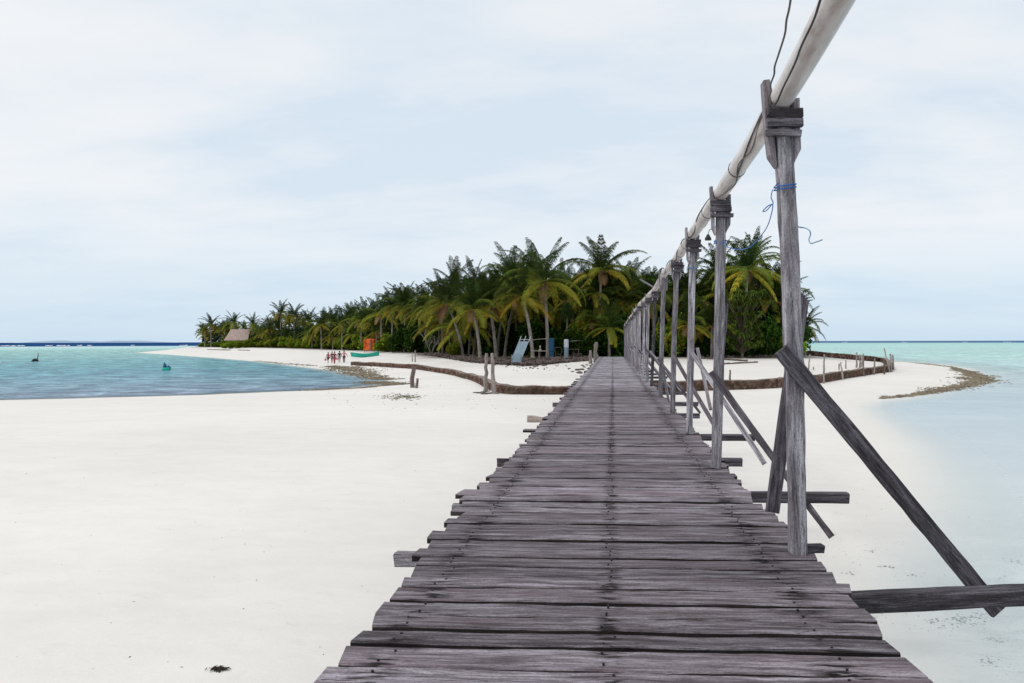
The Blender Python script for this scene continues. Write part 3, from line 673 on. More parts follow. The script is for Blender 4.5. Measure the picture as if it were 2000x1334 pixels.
cable('cable', [at(1556, -120, 3.3), at(1544, 0, 3.8), at(1536, 40, 3.95), at(1533, 66, 4.1), at(1521, 105, 4.3), at(1513, 130, 4.5), at(1512, 145, 4.6), at(1505, 165, 4.8), at(1506, 178, 4.9), at(1501, 192, 5.05), at(1500, 222, 5.3), onpipe(5.8, 3.5), onpipe(6.6, 4.3), onpipe(7.2, 4.0, .1), onpipe(8.0, 4.9, .1), onpipe(8.7, 4.3, .11), onpipe(9.2, 3.7)],
      .0058, M_greycable, 'thin grey kinked cable left of the black cable above the nearest post')
cable('cable', [onpipe(y_, 3.3 + .9 * math.sin(y_ * 1.7), .09) for y_ in np.arange(9.3, 30, .8)], .008, M_black, 'dark cable wound along the pipe beyond the second post')
# hanging lamp under the pipe
lp = at(1383, 462, 10.6)
hl = empty('hanging_lamp', lp, 'small black lamp hanging on a wire under the pipe beyond the second post', 'lamp')
b = MB(); b.tube([lp + Vector((0, 0, -.05)), lp + Vector((0, 0, -.02)), lp + Vector((0, 0, .0)), lp + Vector((0, 0, .03))], [.045, .045, .03, .018], 12); b.build('lamp_shade', M_black, hl, smooth=False)
b = MB(); b.tube(spline([lp + Vector((0, 0, .03)), lp + Vector((.02, 0, .09)), at(1394, 446, 10.5), at(1404, 436, 10.2)]), .005, 5); b.build('wire', M_black, hl)
# ropes
def wrap(name, i, z, r, mat, turns, label, extra=None):
    sy, xb, xt, wd, sz = stands[i]; s_ = (z - DZ) / (sz - DZ); cx = xb + (xt - xb) * s_; h = wd / 2 + .006
    pts_ = []
    for k in range(turns * 4 + 1):
        dx_, dy_ = [(-h, -h), (h, -h), (h, h), (-h, h)][k % 4]; pts_.append(Vector((cx + dx_, sy + dy_, z + .010 * (k - turns * 2) / 2 + (.01 if k % 4 in (1, 2) else 0))))
    b_ = MB(); b_.tube(pts_, r, 6)
    if extra: 
        for e_ in extra: b_.tube(spline(e_), r * .8, 6)
    return tag(b_.build(name, mat, loc=pts_[0], smooth=True), label, 'rope')
wrap('rope', 0, at(1525, 367, 5.4).z, .0045, M_rope, 2, 'blue rope wound round the nearest post with a loop and tail hanging left',
     [[at(1509, 370, 5.38), at(1506, 385, 5.38), at(1510, 397, 5.38), at(1500, 402, 5.36), at(1490, 412, 5.36), at(1497, 411, 5.36), at(1509, 399, 5.37), at(1506, 420, 5.4), at(1497, 445, 5.5), at(1480, 468, 6.0)]])
cable('rope', [at(1480, 468, 6.0), at(1465, 482, 6.6), at(1448, 487, 7.3), at(1430, 485, 8.0), at(1417, 480, 8.7), at(1408, 474, 9.0)], .0045, M_rope, 'slack blue rope sagging between the nearest and second posts', 'rope')
cable('rope', [at(1548, 436, 5.42), at(1560, 443, 5.4), at(1572, 445, 5.35), at(1581, 450, 5.3), at(1583, 458, 5.3), at(1580, 468, 5.3), at(1584, 475, 5.28), at(1595, 472, 5.25), at(1606, 468, 5.2)], .0045, M_palerope, 'loose blue rope end sticking out right of the nearest post', 'rope')
wrap('rope', 1, at(1408, 473, 9.05).z, .006, M_rope, 2, 'blue rope wound round the second post below its cap')
cable('rope', [at(1396, 475, 9.05), at(1384, 492, 9.8), at(1372, 510, 10.8), at(1362, 521, 11.8), at(1356, 524, 12.35)], .004, M_palerope, 'thin pale blue cord hanging from second post to third post', 'rope')
wrap('rope', 2, at(1352, 524, 12.4).z, .006, M_rope, 1, 'blue rope tied round the third post')

# ---------------------------------------------------------------- palms
def frond(mb, az_, el, Ln, droop, col, rj, nl=42, lw=.092, ll=.8):
    """one pinnate leaf starting at the origin"""
    hd = Vector((math.cos(az_), math.sin(az_), 0)); sd_ = Vector((-hd.y, hd.x, 0))
    p = hd * .12; pts_ = [p.copy()]; e_ = el; k = 10; tw = rj.uniform(-.25, .25)
    tans = []
    for i in range(k):
        s_ = (i + .5) / k; ea = el - droop * s_ ** 1.35
        d_ = hd * math.cos(ea) + Vector((0, 0, math.sin(ea))) + sd_ * tw * s_; d_.normalize(); tans.append(d_); p = p + d_ * (Ln / k); pts_.append(p.copy())
    ra = [.055 * (1 - .85 * i / k) for i in range(k + 1)]
    mb.tube(pts_, ra, 4, tuple(min(1, c_ * 1.5) for c_ in col), cap=False)
    for j in range(nl):
        s_ = .10 + .9 * (j + rj.uniform(-.6, .6)) / nl; s_ = min(.999, max(.02, s_)); f_ = s_ * k; i0 = int(f_); q_ = pts_[i0].lerp(pts_[min(k, i0 + 1)], f_ - i0); tg = tans[min(k - 1, i0)]
        up = sd_.cross(tg).normalized() * -1
        if up.z < 0: up = -up
        lfac = .86 * ll * (math.sin(math.pi * min(1, .12 + .88 * s_) ** .8) ** .6 * .9 + .22)
        for sg in (-1, 1):
            hang = rj.uniform(.5, 1.3); fwd = .35 + .55 * s_
            d1 = (sd_ * sg + tg * fwd + up * .15).normalized(); d2 = (sd_ * sg * .6 + tg * fwd + Vector((0, 0, -1)) * hang * 1.4).normalized()
            a0 = q_; a1 = q_ + d1 * lfac * .5; a2 = a1 + d2 * lfac * .55
            wv = tg * lw * .5
            cc = tuple(c_ * rj.uniform(.75, 1.25) for c_ in col)
            mb.add([a0 - wv * .6, a0 + wv * .6, a1 + wv, a1 - wv, a2], [(0, 1, 2, 3), (3, 2, 4)], cc)
def lerp3(a_, b_, u): return tuple(x + (y_ - x) * u for x, y_ in zip(a_, b_))
G0 = (.020, .038, .009); G1 = (.075, .105, .016); G2 = (.24, .235, .03); Y1 = (.56, .34, .03); B1 = (.26, .16, .08)
def palm_crown(seed, n=26, size=1.0, yellow=.5):
    rj = random.Random(seed); mb = MB()
    for i in range(n):
        u = i / (n - 1); az_ = i * 2.39996 + rj.uniform(-.5, .5)
        el = R(84 - 122 * u ** 1.05) + rj.uniform(-.22, .22); dr = R(38 + 62 * math.sin(math.pi * min(1, u * 1.15))) * rj.uniform(.8, 1.2)
        if u > .8: dr = R(35)
        if u < .3: dr *= .7
        if u < .4: col = lerp3(G0, G1, u / .4 * rj.uniform(.3, .9))
        elif u < .75: col = lerp3(G1, G2, (u - .4) / .35 * rj.uniform(.3, 1))
        else: col = lerp3(G2, Y1, min(1, (u - .75) / .25 * rj.uniform(.2, 1.3) * yellow * 1.5))
        dead = u > .93 and rj.random() < .6
        if dead: col = B1
        Ln = size * (3.7 + 1.7 * math.sin(math.pi * min(1, u * .8 + .15))) * rj.uniform(.8, 1.15) * (.6 if dead else 1)
        frond(mb, az_, el, Ln, dr, col, rj, ll=.95 * size)
    for k in range(rj.randint(4, 8)):            # nuts
        an = rj.uniform(0, 6.3); c_ = Vector((math.cos(an) * .28, math.sin(an) * .28, -.3 - rj.random() * .3))
        mb.tube([c_ + Vector((0, 0, -.14)), c_ + Vector((0, 0, -.07)), c_ + Vector((0, 0, .07)), c_ + Vector((0, 0, .14))], [.05, .12, .12, .04], 6, (.16, .12, .03))
    me = bpy.data.meshes.new('crown'); me.from_pydata(mb.v, [], mb.f); me.materials.append(M_frond)
    a_ = me.color_attributes.new('tint', 'FLOAT_COLOR', 'POINT'); a_.data.foreach_set('color', np.array(mb.c, np.float32).ravel())
    return me
crowns = [palm_crown(100 + k, n=[21, 23, 20, 24, 22, 25, 21][k], yellow=[.75, .9, .5, .25, .15, .35, .1][k]) for k in range(7)]
def palm(base, top, variant, scale, rot, label, group=None, tr=.15, name='palm_tree', bark=None):
    e_ = empty(name, base, label, 'palm tree', group)
    base = Vector(base); top = Vector(top); mb = MB(); k = 9; rj = random.Random(int(abs(base.x * 77 + base.y * 13)))
    c1 = base + Vector((top.x - base.x, top.y - base.y, 0)) * .15 + Vector((0, 0, (top.z - base.z) * .5))
    pts_ = []; rs = []
    for i in range(k * 2 + 1):
        u = i / (k * 2); pts_.append(base * (1 - u) ** 2 + c1 * 2 * u * (1 - u) + top * u * u - Vector((0, 0, .3 * (1 - u))))
        rs.append(tr * (1.15 - .35 * u + (.6 * (1 - u * 8) if u < .12 else 0)) * (1.04 if i % 2 else .97))
    mb.tube(pts_, rs, 9); mb.build('trunk', bark or M_trunk, e_)
    cr_ = bpy.data.objects.new('crown', crowns[variant]); C.objects.link(cr_); cr_.parent = e_; cr_.location = top - base
    cr_.rotation_euler = (rj.uniform(-.12, .12), rj.uniform(-.12, .12), rot); cr_.scale = (scale,) * 3
    return e_
heroes = [ # base px, base t, crown px, crown py, variant, scale, label
 (1070, 82, 1063, 547, 0, 1.05, 'tall palm with straight trunk and orange hanging fronds, behind the picnic things'),
 (1041, 80, 1020, 578, 2, .9, 'palm with left-leaning pale trunk beside the pale blue lounger'),
 (1169, 87, 1175, 528, 1, 1.05, 'biggest palm left of the pipe posts, widest crown rising highest of all'),
 (969, 84, 955, 592, 1, .95, 'palm with yellow drooping fronds behind the pair of stakes, right of the curved trunk'),
 (938, 82, 924, 604, 0, .85, 'palm with curved pale trunk and golden drooping fronds left of the pair of stakes'),
 (905, 92, 872, 592, 0, 1.0, 'outermost palm at left of the clearing with golden fronds sweeping to the left'),
 (1010, 96, 1000, 540, 3, 1.0, 'dark palm with upright fronds just left behind the tall straight palm'),
 (1062, 100, 1040, 534, 4, 1.0, 'dark upright palm crown rising directly behind the tall straight palm'),
 (925, 104, 928, 562, 4, 1.0, 'dark green palm crown rising behind the golden palms'),
 (890, 112, 888, 558, 3, 1.0, 'dark palm with arching fronds against the sky left of the golden palms'),
 (960, 100, 962, 588, 5, .9, 'mid green palm between the dark crowns behind the pair of stakes'),
 (1100, 104, 1112, 582, 6, .9, 'dark palm filling the gap between the two tallest palms'),
 (1225, 96, 1228, 562, 5, .95, 'palm with long arching fronds touching the far end of the pipe'),
 (1455, 86, 1460, 526, 1, 1.05, 'tall palm between the nearest and second posts with yellow lower fronds'),
 (1405, 96, 1404, 525, 3, .9, 'dark palm crown just right of the second post top'),
 (1475, 98, 1472, 506, 4, .9, 'highest dark palm crown seen between the nearest and second posts'),
 (1520, 90, 1508, 566, 5, .85, 'palm immediately left of the nearest post'),
 (1545, 94, 1528, 605, 6, .7, 'low palm at the right edge of the grove behind the nearest post'),
 (1310, 92, 1318, 575, 3, .9, 'dark palm behind the pipe between the third and fifth posts'),
 (1340, 104, 1345, 560, 4, .85, 'dark palm crown above the pipe by the third post'),
 (1270, 108, 1272, 575, 6, .85, 'dark palm crown above the far half of the pipe'),
 (790, 133, 792, 594, 3, 1.0, 'tallest palm standing above the bushes right of the turquoise boat'),
 (835, 122, 832, 600, 4, .9, 'dark palm beside the tall one right of the turquoise boat'),
 (765, 140, 768, 600, 0, .95, 'yellow green palm above the round green bush'),
 (412, 284, 412, 634, 4, 1.0, 'second palm from the left tip of the island'),
 (400, 290, 401, 646, 5, .8, 'leftmost palm at the tip of the island'),
 (455, 275, 456, 630, 3, 1.0, 'palm rising behind the thatched hut roof'),
 (494, 262, 494, 632, 4, .9, 'palm just right of the thatched hut'),
 (548, 240, 548, 612, 4, 1.05, 'tallest palm between the hut and the walkers'),
 (575, 228, 574, 616, 3, .95, 'palm right of the tallest one between hut and walkers'),
]
for bp, bt, cx_, cy_, vr, sc, lb in heroes:
    ba = ongt(bp, bt); tp = at(cx_, cy_, bt + random.uniform(-1, 1)); palm(ba, tp, vr, sc, random.uniform(0, 6.28), lb, tr=.17 if bp < 1100 and bt < 90 else .15)
sil = [(385, 640), (400, 628), (440, 622), (500, 628), (530, 606), (600, 606), (650, 600), (700, 592), (740, 578), (790, 560), (850, 562), (880, 535), (950, 545), (1000, 515), (1060, 505), (1110, 525), (1160, 510), (1230, 530), (1300, 535), (1350, 535), (1400, 520), (1450, 505), (1500, 520), (1540, 545), (1560, 590)]
def interp1(x, pts_): return float(np.interp(x, [p_[0] for p_ in pts_], [p_[1] for p_ in pts_]))
rj = random.Random(21)
marks = [(445, 'at the left tip of the island'), (500, 'by the thatched hut'), (560, 'just right of the thatched hut'), (620, 'midway from hut to walkers'), (690, 'above the walkers'), (745, 'above the turquoise boat'), (830, 'above the round bush right of the boat'),
         (900, 'left of the golden palms'), (980, 'behind the golden palms'), (1035, 'behind the pale blue lounger'), (1090, 'behind the straight trunk and barrel'), (1150, 'behind the white wrapped post'), (1215, 'above the pier end'), (1280, 'behind the farthest pipe posts'), (1335, 'behind the fourth and fifth posts'), (1400, 'behind the third post'), (1500, 'between second and nearest posts'), (1900, 'behind the nearest post')]
def mark(px): return next(m_[1] for m_ in marks if px < m_[0])
sect = [(520, 'palm in the dense wood left of the tallest far palm, around the hut', 'palms around the thatched hut'),
        (640, 'palm in the dense far wood between the hut and the walkers', 'palms between hut and walkers'),
        (760, 'palm in the dense wood above the turquoise boat', 'palms above the turquoise boat'),
        (900, 'palm in the dark wood between boat and golden palms', 'palms between boat and golden palms'),
        (1200, 'palm in the dark wood behind the picnic clearing', 'palms behind the picnic clearing'),
        (1700, 'palm in the dark wood behind the pipe posts', 'palms behind the pipe posts')]
N_ = 150
for i in range(N_):
    px = 398 + (1532 - 398) * ((i + rj.random()) / N_)
    t0 = interp1(px, tree_front); tt = t0 + 5 + (rj.random() ** 1.3) * (38 if px < 1450 else 18)
    if px < 620: px = 398 + (px - 398)
    top_z = EYE + (667 - interp1(px, sil)) / F * tt - 3.5
    cz = min(top_z, rj.uniform(9.5, 13.5)); 
    if rj.random() < .35: cz *= rj.uniform(.55, .85)
    ba = ongt(px, tt); cx_ = ba.x + rj.uniform(-1.2, 1.2); 
    lb = next(s_ for s_ in sect if px < s_[0])
    palm(ba, (cx_, ba.y + rj.uniform(-.8, .8), max(cz, ba.z + 3)), rj.choice([2, 3, 4, 5, 6, 5, 0, 1]), rj.uniform(.75, 1.05), rj.uniform(0, 6.28), '%s palm %s %s' % ('tall' if cz > 9.5 else 'low', 'near the wood edge' if tt < t0 + 16 else 'deep inside', mark(px)), 'palms ' + mark(px), bark=M_trunk_shaded)
# front row of small, low palms along the beach
for px, tt, hh, vr, sc in [(560, 228, 3.0, 0, .8), (610, 200, 3.6, 5, .8), (650, 180, 3.0, 0, .75), (690, 166, 3.4, 5, .8), (735, 152, 3.6, 0, .8), (585, 212, 2.2, 5, .7), (530, 238, 2.6, 5, .7), (668, 172, 5.6, 0, .9), (705, 158, 6.2, 0, .95), (628, 188, 6, 5, .95), (745, 142, 7, 0, 1.0)]:
    ba = ongt(px, tt); palm(ba, ba + Vector((rj.uniform(-.5, .5), -.3, hh)), vr, sc, rj.uniform(0, 6), ('tiny' if hh < 3.2 else 'low' if hh < 5 else 'mid height') + ' yellow green beach edge palm ' + mark(px), 'low beach edge palms ' + mark(px))
for px, tt, hh, vr, sc, lb in [(1390, 84, 3.4, 0, .75, 'low palm with yellow fronds behind the second post'), (1345, 83, 3.6, 0, .8, 'low yellowing palm behind the third and fourth posts'), (1572, 96, 3.6, 5, .62, 'small palm whose fronds stick out right of the nearest post'), (1190, 84, 3.2, 2, .7, 'low green palm at the left of the pier end')]:
    ba = ongt(px, tt); palm(ba, ba + Vector((0, -.2, hh)), vr, sc, rj.uniform(0, 6), lb)

# ---------------------------------------------------------------- bushes
def leafball(seed, n, lobes, size, cols):
    rj = random.Random(seed); mb = MB()
    for i in range(n):
        c_, r_ = lobes[rj.randrange(len(lobes))]
        d_ = Vector((rj.gauss(0, 1), rj.gauss(0, 1), rj.gauss(0, 1))).normalized(); p = Vector(c_) + Vector((d_.x * r_[0], d_.y * r_[1], d_.z * r_[2])) * (rj.random() ** .4) * rj.uniform(.85, 1.12)
        if p.z < 0.02: p.z = rj.random() * .4
        a_ = Vector((rj.gauss(0, 1), rj.gauss(0, 1), rj.gauss(0, .6))).normalized(); b_ = a_.cross(Vector((rj.gauss(0, .5), rj.gauss(0, .5), 1))).normalized()
        s_ = size * rj.uniform(.6, 1.4); col = tuple(c * rj.uniform(.6, 1.35) for c in rj.choice(cols))
        mb.add([p - a_ * s_, p + b_ * s_ * .4, p + a_ * s_, p - b_ * s_ * .4], [(0, 1, 2, 3)], col)
    return mb
def rand_lobes(rj, n, w_, h_):
    return [((rj.uniform(-w_, w_) * .6, rj.uniform(-w_, w_) * .45, rj.uniform(.15, .75) * h_), (w_ * rj.uniform(.28, .5), w_ * rj.uniform(.28, .45), h_ * rj.uniform(.2, .36))) for _ in range(n)]
bush_me = []
for k in range(5):
    rj2 = random.Random(300 + k); mb = leafball(400 + k, 3400, rand_lobes(rj2, 8, 1.6, 2.2), .16, [(.03, .07, .01), (.06, .12, .012), (.02, .045, .008)] if k < 3 else [(.20, .29, .02), (.10, .18, .012), (.24, .27, .025)])
    me = bpy.data.meshes.new('foliage'); me.from_pydata(mb.v, [], mb.f); me.materials.append(M_leaf)
    a_ = me.color_attributes.new('tint', 'FLOAT_COLOR', 'POINT'); a_.data.foreach_set('color', np.array(mb.c, np.float32).ravel()); bush_me.append(me)
def bush(base, k, sc, rot, label, group=None, stems=True):
    e_ = empty('bush', base, label, 'bush', group); e_.scale = sc; e_.rotation_euler = (0, 0, rot)
    f_ = bpy.data.objects.new('foliage', bush_me[k]); C.objects.link(f_); f_.parent = e_
    if stems:
        b_ = MB(); rj3 = random.Random(k)
        for j in range(4): b_.tube([(0, 0, -.2), (rj3.uniform(-.3, .3), rj3.uniform(-.3, .3), .5), (rj3.uniform(-.8, .8), rj3.uniform(-.6, .6), 1.4)], [.05, .035, .015], 5)
        s_ = link('stem', b_.v, b_.f, M_bark); s_.parent = e_; s_.location = (0, 0, 0)
    return e_
rj = random.Random(77)
big = [(785, 131, 2, (2.0, 1.8, 2.3), 'large round dark green bush right of the orange tarpaulin'), (815, 126, 1, (1.9, 1.8, 2.4), 'large dark bush with bare branches left of the golden palms'),
       (755, 138, 3, (1.4, 1.4, 1.6), 'bright green bush directly right of the orange tarpaulin'), (884, 92, 3, (.7, .7, .9), 'small bright green bush at the foot of the outermost golden palm'),
       (1140, 84, 0, (1.6, 1.4, 1.7), 'dark bush behind the two short stakes at the pier end'), (1195, 86, 1, (2.2, 1.8, 2.2), 'big dark bush across the end of the pier'), (1165, 88, 3, (1.8, 1.4, 2.3), 'bush with light green top above the pier end')]
for px, tt, k, sc, lb in big: bush(ongt(px, tt), k, sc, rj.uniform(0, 6), lb)
for px in (448, 462, 478, 492): bush(ongt(px, 252), rj.choice([3, 4]), (1.5, 1.2, 1.25), rj.uniform(0, 6), 'rounded bush in front of the thatched hut hiding its walls', 'bushes hiding the hut walls', False)
for i in range(62):
    px = 392 + (745 - 392) * (i + rj.random()) / 62; tt = interp1(px, tree_front) + rj.uniform(-1, 8)
    bush(ongt(px, tt), rj.choice([0, 1, 3, 3, 4, 4]), (rj.uniform(1.0, 1.9), 1.4, rj.uniform(.8, 1.7 if px > 500 else 1.2)), rj.uniform(0, 6), 'leafy bush along the far beach ' + mark(px), 'far beach bushes ' + mark(px), False)
for i in range(26):
    px = 1215 + (1548 - 1215) * (i + rj.random()) / 26; tt = interp1(px, tree_front) + rj.uniform(1, 10)
    bush(ongt(px, tt), rj.choice([0, 1, 2, 0, 1, 3]), (rj.uniform(1.1, 1.9), 1.4, rj.uniform(1.0, 2.6)), rj.uniform(0, 6), 'dark leafy bush under the palms ' + mark(px), 'bushes ' + mark(px), False)
for i in range(22):
    px = 830 + (1215 - 830) * (i + rj.random()) / 22; tt = interp1(px, tree_front) + rj.uniform(12, 22)
    bush(ongt(px, tt), rj.choice([0, 1, 2]), (rj.uniform(1.6, 2.2), 1.6, rj.uniform(1.6, 2.4)), rj.uniform(0, 6), 'dark bush deep in the shade ' + mark(px), 'deep bushes ' + mark(px), False)
# deep undergrowth filling the wood
rj = random.Random(5); mb = MB()
for i in range(30000):
    px = 395 + 1145 * rj.random(); t0 = interp1(px, tree_front); tt = t0 + (16 if 830 < px < 1215 else 6) + rj.random() * 26
    if px > 1480: tt = t0 + 4 + rj.random() * 12
    x, yy = flat(px, tt); z = 1.5 + rj.random() ** 1.1 * (7.5 if px > 740 else 6); p = Vector((x, yy, z)); s_ = rj.uniform(.35, .8)
    a_ = Vector((rj.gauss(0, 1), rj.gauss(0, 1), rj.gauss(0, 1))).normalized(); b_ = a_.cross(Vector((rj.gauss(0, 1), rj.gauss(0, 1), rj.gauss(0, 1)))).normalized()
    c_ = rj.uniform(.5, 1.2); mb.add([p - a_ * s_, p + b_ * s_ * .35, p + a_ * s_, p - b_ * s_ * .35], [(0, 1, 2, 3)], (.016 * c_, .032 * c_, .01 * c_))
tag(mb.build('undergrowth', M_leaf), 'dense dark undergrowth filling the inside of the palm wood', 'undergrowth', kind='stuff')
# pandanus: strap leaves in tufts on a branching stem
pb = ongt(1449, 82)
pn = empty('pandanus_tree', pb, 'spiky screw pine with hanging tufts of strap leaves between the nearest and second posts', 'tree')
mb = MB(); st_ = MB(); rj = random.Random(9)
for k in range(120):
    c_ = Vector((rj.gauss(0, 1.25), rj.gauss(-.3, .8), rj.uniform(.9, 7.0))); c_.x *= 1.15 - abs(c_.z - 3.5) * .12
    st_.tube([pb + Vector((0, 0, c_.z * .4)), pb + Vector((c_.x * .6, c_.y * .6, c_.z * .8)), pb + c_], [.04, .03, .02], 4)
    tb = rj.uniform(.7, 1.3)
    for j in range(34):
        an = rj.uniform(0, 6.28); e_ = rj.uniform(-.2, 1.4); d_ = Vector((math.cos(an) * math.cos(e_), math.sin(an) * math.cos(e_), math.sin(e_))); sd_ = d_.cross(Vector((0, 0, 1))).normalized() * .05
        a0 = pb + c_; a1 = a0 + d_ * .42; a2 = a1 + (d_ * .5 + Vector((0, 0, -.75))) * .55
        q_ = tb * rj.uniform(.7, 1.2); mb.add([a0 - sd_, a0 + sd_, a1 + sd_, a1 - sd_, a2], [(0, 1, 2, 3), (3, 2, 4)], (.085 * q_, .14 * q_, .02 * q_))
st_.tube([pb + Vector((0, 0, -.2)), pb + Vector((.1, 0, 1.4)), pb + Vector((0, 0, 3.2))], [.18, .14, .1], 7)
mb.build('crown', M_leaf, pn); st_.build('trunk', M_bark, pn)
# second small pandanus by the clearing
pb = ongt(1107, 86); pn = empty('pandanus_tree', pb, 'slim screw pine with a tufted head above the white wrapped post', 'tree'); mb = MB()
for j in range(420):
    an = rj.uniform(0, 6.28); e_ = rj.uniform(-.5, 1.5); d_ = Vector((math.cos(an) * math.cos(e_), math.sin(an) * math.cos(e_), math.sin(e_))); sd_ = d_.cross(Vector((0, 0, 1))).normalized() * .03
    a0 = pb + Vector((0, 0, 4.6 + rj.random())); a1 = a0 + d_ * .6; a2 = a1 + (d_ * .4 + Vector((0, 0, -.9))) * .7; q_ = rj.uniform(.6, 1.2)
    mb.add([a0 - sd_, a0 + sd_, a1 + sd_, a1 - sd_, a2], [(0, 1, 2, 3), (3, 2, 4)], (.035 * q_, .07 * q_, .015 * q_))
mb.build('crown', M_leaf, pn); st_ = MB(); st_.tube([pb + Vector((0, 0, -.2)), pb + Vector((.05, 0, 2.4)), pb + Vector((0, 0, 5))], [.1, .08, .07], 7); st_.build('trunk', M_trunk, pn)
# bare grey bush branches left of the golden palms
bb = ongt(842, 112); br_ = MB()
for k in range(9):
    an = rj.uniform(0, 6.28); L_ = rj.uniform(2, 4); e1 = bb + Vector((math.cos(an) * .9, math.sin(an) * .5, L_ * .55)); e2 = e1 + Vector((math.cos(an + .6) * 1.1, math.sin(an) * .5, L_ * .35))
    br_.tube(spline([bb + Vector((0, 0, -.1)), e1, e2], 4), [.06 - .004 * j for j in range(9)], 5)
    for j in range(3): br_.tube([e1.lerp(e2, j / 3), e1.lerp(e2, j / 3) + Vector((rj.uniform(-.8, .8), rj.uniform(-.3, .3), rj.uniform(.1, .8)))], [.025, .01], 4)
tag(br_.build('bare_shrub', M_trunk, loc=bb), 'bare grey branching shrub at the beach edge left of the golden palms', 'shrub')

# ---------------------------------------------------------------- coral walls
def wall(name, pts_px, hgt, th, label, off=Vector((0, 1, 0))):
    base = [ong(a_, b_) for a_, b_ in pts_px]; sp_ = spline([Vector((p.x, p.y, p.z)) for p in base], 14); mb_ = MB(); rj_ = random.Random(len(pts_px))
    prev_ = None; vs = []; fs = []
    acc = 0
    dense = []
    for i in range(len(sp_) - 1):
        n_ = max(1, int((sp_[i + 1] - sp_[i]).length / .3))
        for j in range(n_): dense.append(sp_[i].lerp(sp_[i + 1], j / n_))
    dense.append(sp_[-1])
    for i, p in enumerate(dense):
        tg = (dense[min(i + 2, len(dense) - 1)] - dense[max(i - 2, 0)]); tg.z = 0; tg.normalize(); nn = Vector((-tg.y, tg.x, 0))
        z0 = hz(p.x, p.y); top = z0 + hgt * (1 + .05 * math.sin(i * .31) + rj_.uniform(-.03, .03))
        jj = lambda s: rj_.uniform(-s, s)
        prof = [(0, z0 - .3), (0, z0 + .1), (.01, z0 + hgt * .35), (-.02, z0 + hgt * .7), (.04, top - .03), (.12, top), (th - .1, top + .01), (th - .03, top - .04), (th, z0 + hgt * .5), (th, z0 - .3)]
        for u_, z_ in prof: q_ = p + nn * (u_ + jj(.03)); vs.append((q_.x, q_.y, z_ + jj(.015)))
    m_ = 10
    for i in range(len(dense) - 1):
        for k in range(m_ - 1): a_ = i * m_ + k; fs.append((a_, a_ + m_, a_ + m_ + 1, a_ + 1))
    fs.append(tuple(range(m_))); fs.append(tuple(reversed([(len(dense) - 1) * m_ + k for k in range(m_)])))
    o_ = link(name, [Vector(v) - base[0] for v in vs], fs, M_wall, loc=base[0]); return tag(o_, label, 'wall')
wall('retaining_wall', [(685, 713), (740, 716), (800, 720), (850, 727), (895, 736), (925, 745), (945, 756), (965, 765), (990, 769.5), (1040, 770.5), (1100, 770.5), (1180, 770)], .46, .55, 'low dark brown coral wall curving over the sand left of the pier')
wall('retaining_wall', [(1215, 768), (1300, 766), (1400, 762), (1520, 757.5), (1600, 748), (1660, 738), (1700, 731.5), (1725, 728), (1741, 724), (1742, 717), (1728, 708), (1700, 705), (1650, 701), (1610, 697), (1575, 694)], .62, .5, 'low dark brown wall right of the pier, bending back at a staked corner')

# ---------------------------------------------------------------- stakes
def stk(px, y0, y1, label, wpx=None, px2=None, mat=None, group=None):
    p = ong(px, y0); t_ = (p.xy).dot(FW.xy); tp = at(px2 if px2 else px, y1, t_); tp = Vector((tp.x, tp.y, tp.z)); p = Vector(p); p.z -= .25
    r_ = (wpx or 8) / 2 * t_ / F
    o_ = stake('stake', p, tp, r_, mat or M_stake); tag(o_, label, 'stake', group); return o_
stk(948, 766, 690, 'left one of two pale upright stakes in front of the curved wall', 8, 950)
stk(966, 769, 690, 'right one of two pale upright stakes in front of the curved wall, leaning left', 8, 961)
stk(804, 757, 714, 'thick broken stump of a pole standing at the lagoon tip', 9, 808, M_drift)
stk(812, 758, 739, 'short stub beside the thick broken pole stump', 6, 816, M_drift)
stk(805, 706, 688, 'shorter thin stake behind the left wall', 2.2, 805)
stk(811, 707, 684, 'longer thin pale stake behind the left wall', 2.6, 811)
stk(1153, 710, 684, 'short stake left of the pier end', 7)
stk(1164, 706, 668, 'taller stake beside the pier end', 8)
stk(1161, 707, 672, 'thin stake leaning against the taller one at the pier end', 4)
for px, y0, y1, wp, px2, lb in [(1572, 724, 686, 4, 1566, 'pale leaning stake just right of the nearest post'), (1578, 727, 692, 3, 1582, 'dark thin stake leaning right, beside the nearest post'), (1589, 722, 716, 3, 1589, 'tiny stub behind the right wall'),
     (1608, 749, 692, 4, 1610, 'tallest stake at the front of the right wall, leftmost of those in the open'), (1647, 742, 707, 3.5, 1642, 'leaning stake at the front of the right wall, second in the open'), (1652, 720, 703, 2.6, 1652, 'thin short stake behind the right wall'), (1639, 722, 710, 3, 1639, 'short stub close behind the second front stake'),
     (1673, 718, 688, 3.6, 1673, 'dark stake, leftmost of a trio behind the right wall'), (1680, 718, 692, 3.6, 1679, 'middle stake of the trio behind the right wall'), (1684, 717, 693, 4, 1684, 'thick pale stake, rightmost of the trio behind the right wall'),
     (1687, 735, 690, 2.8, 1686, 'tall thin stake standing at the wall face beside the trio'), (1707, 732, 700, 3.2, 1709, 'stake at the wall face left of the corner group'), (1727, 731, 699, 3.4, 1727, 'upright stake nearest left of the wall corner'),
     (1739, 727, 680, 3, 1727, 'long stake leaning left at the wall corner'), (1742, 726, 691, 4, 1739, 'thick dark stake at the very corner of the wall'), (1745, 722, 693, 3, 1744, 'thin stake behind the corner of the wall'), (1583, 692, 675, 3.4, 1582, 'dark far stub standing beyond the right wall against the sea')]:
    stk(px, y0, y1, lb, wp, px2, M_stake if wp != 3.4 else M_drift)
stk(1426, 742, 722, 'square stub on the sand right of the second post', 4, 1426, M_drift)

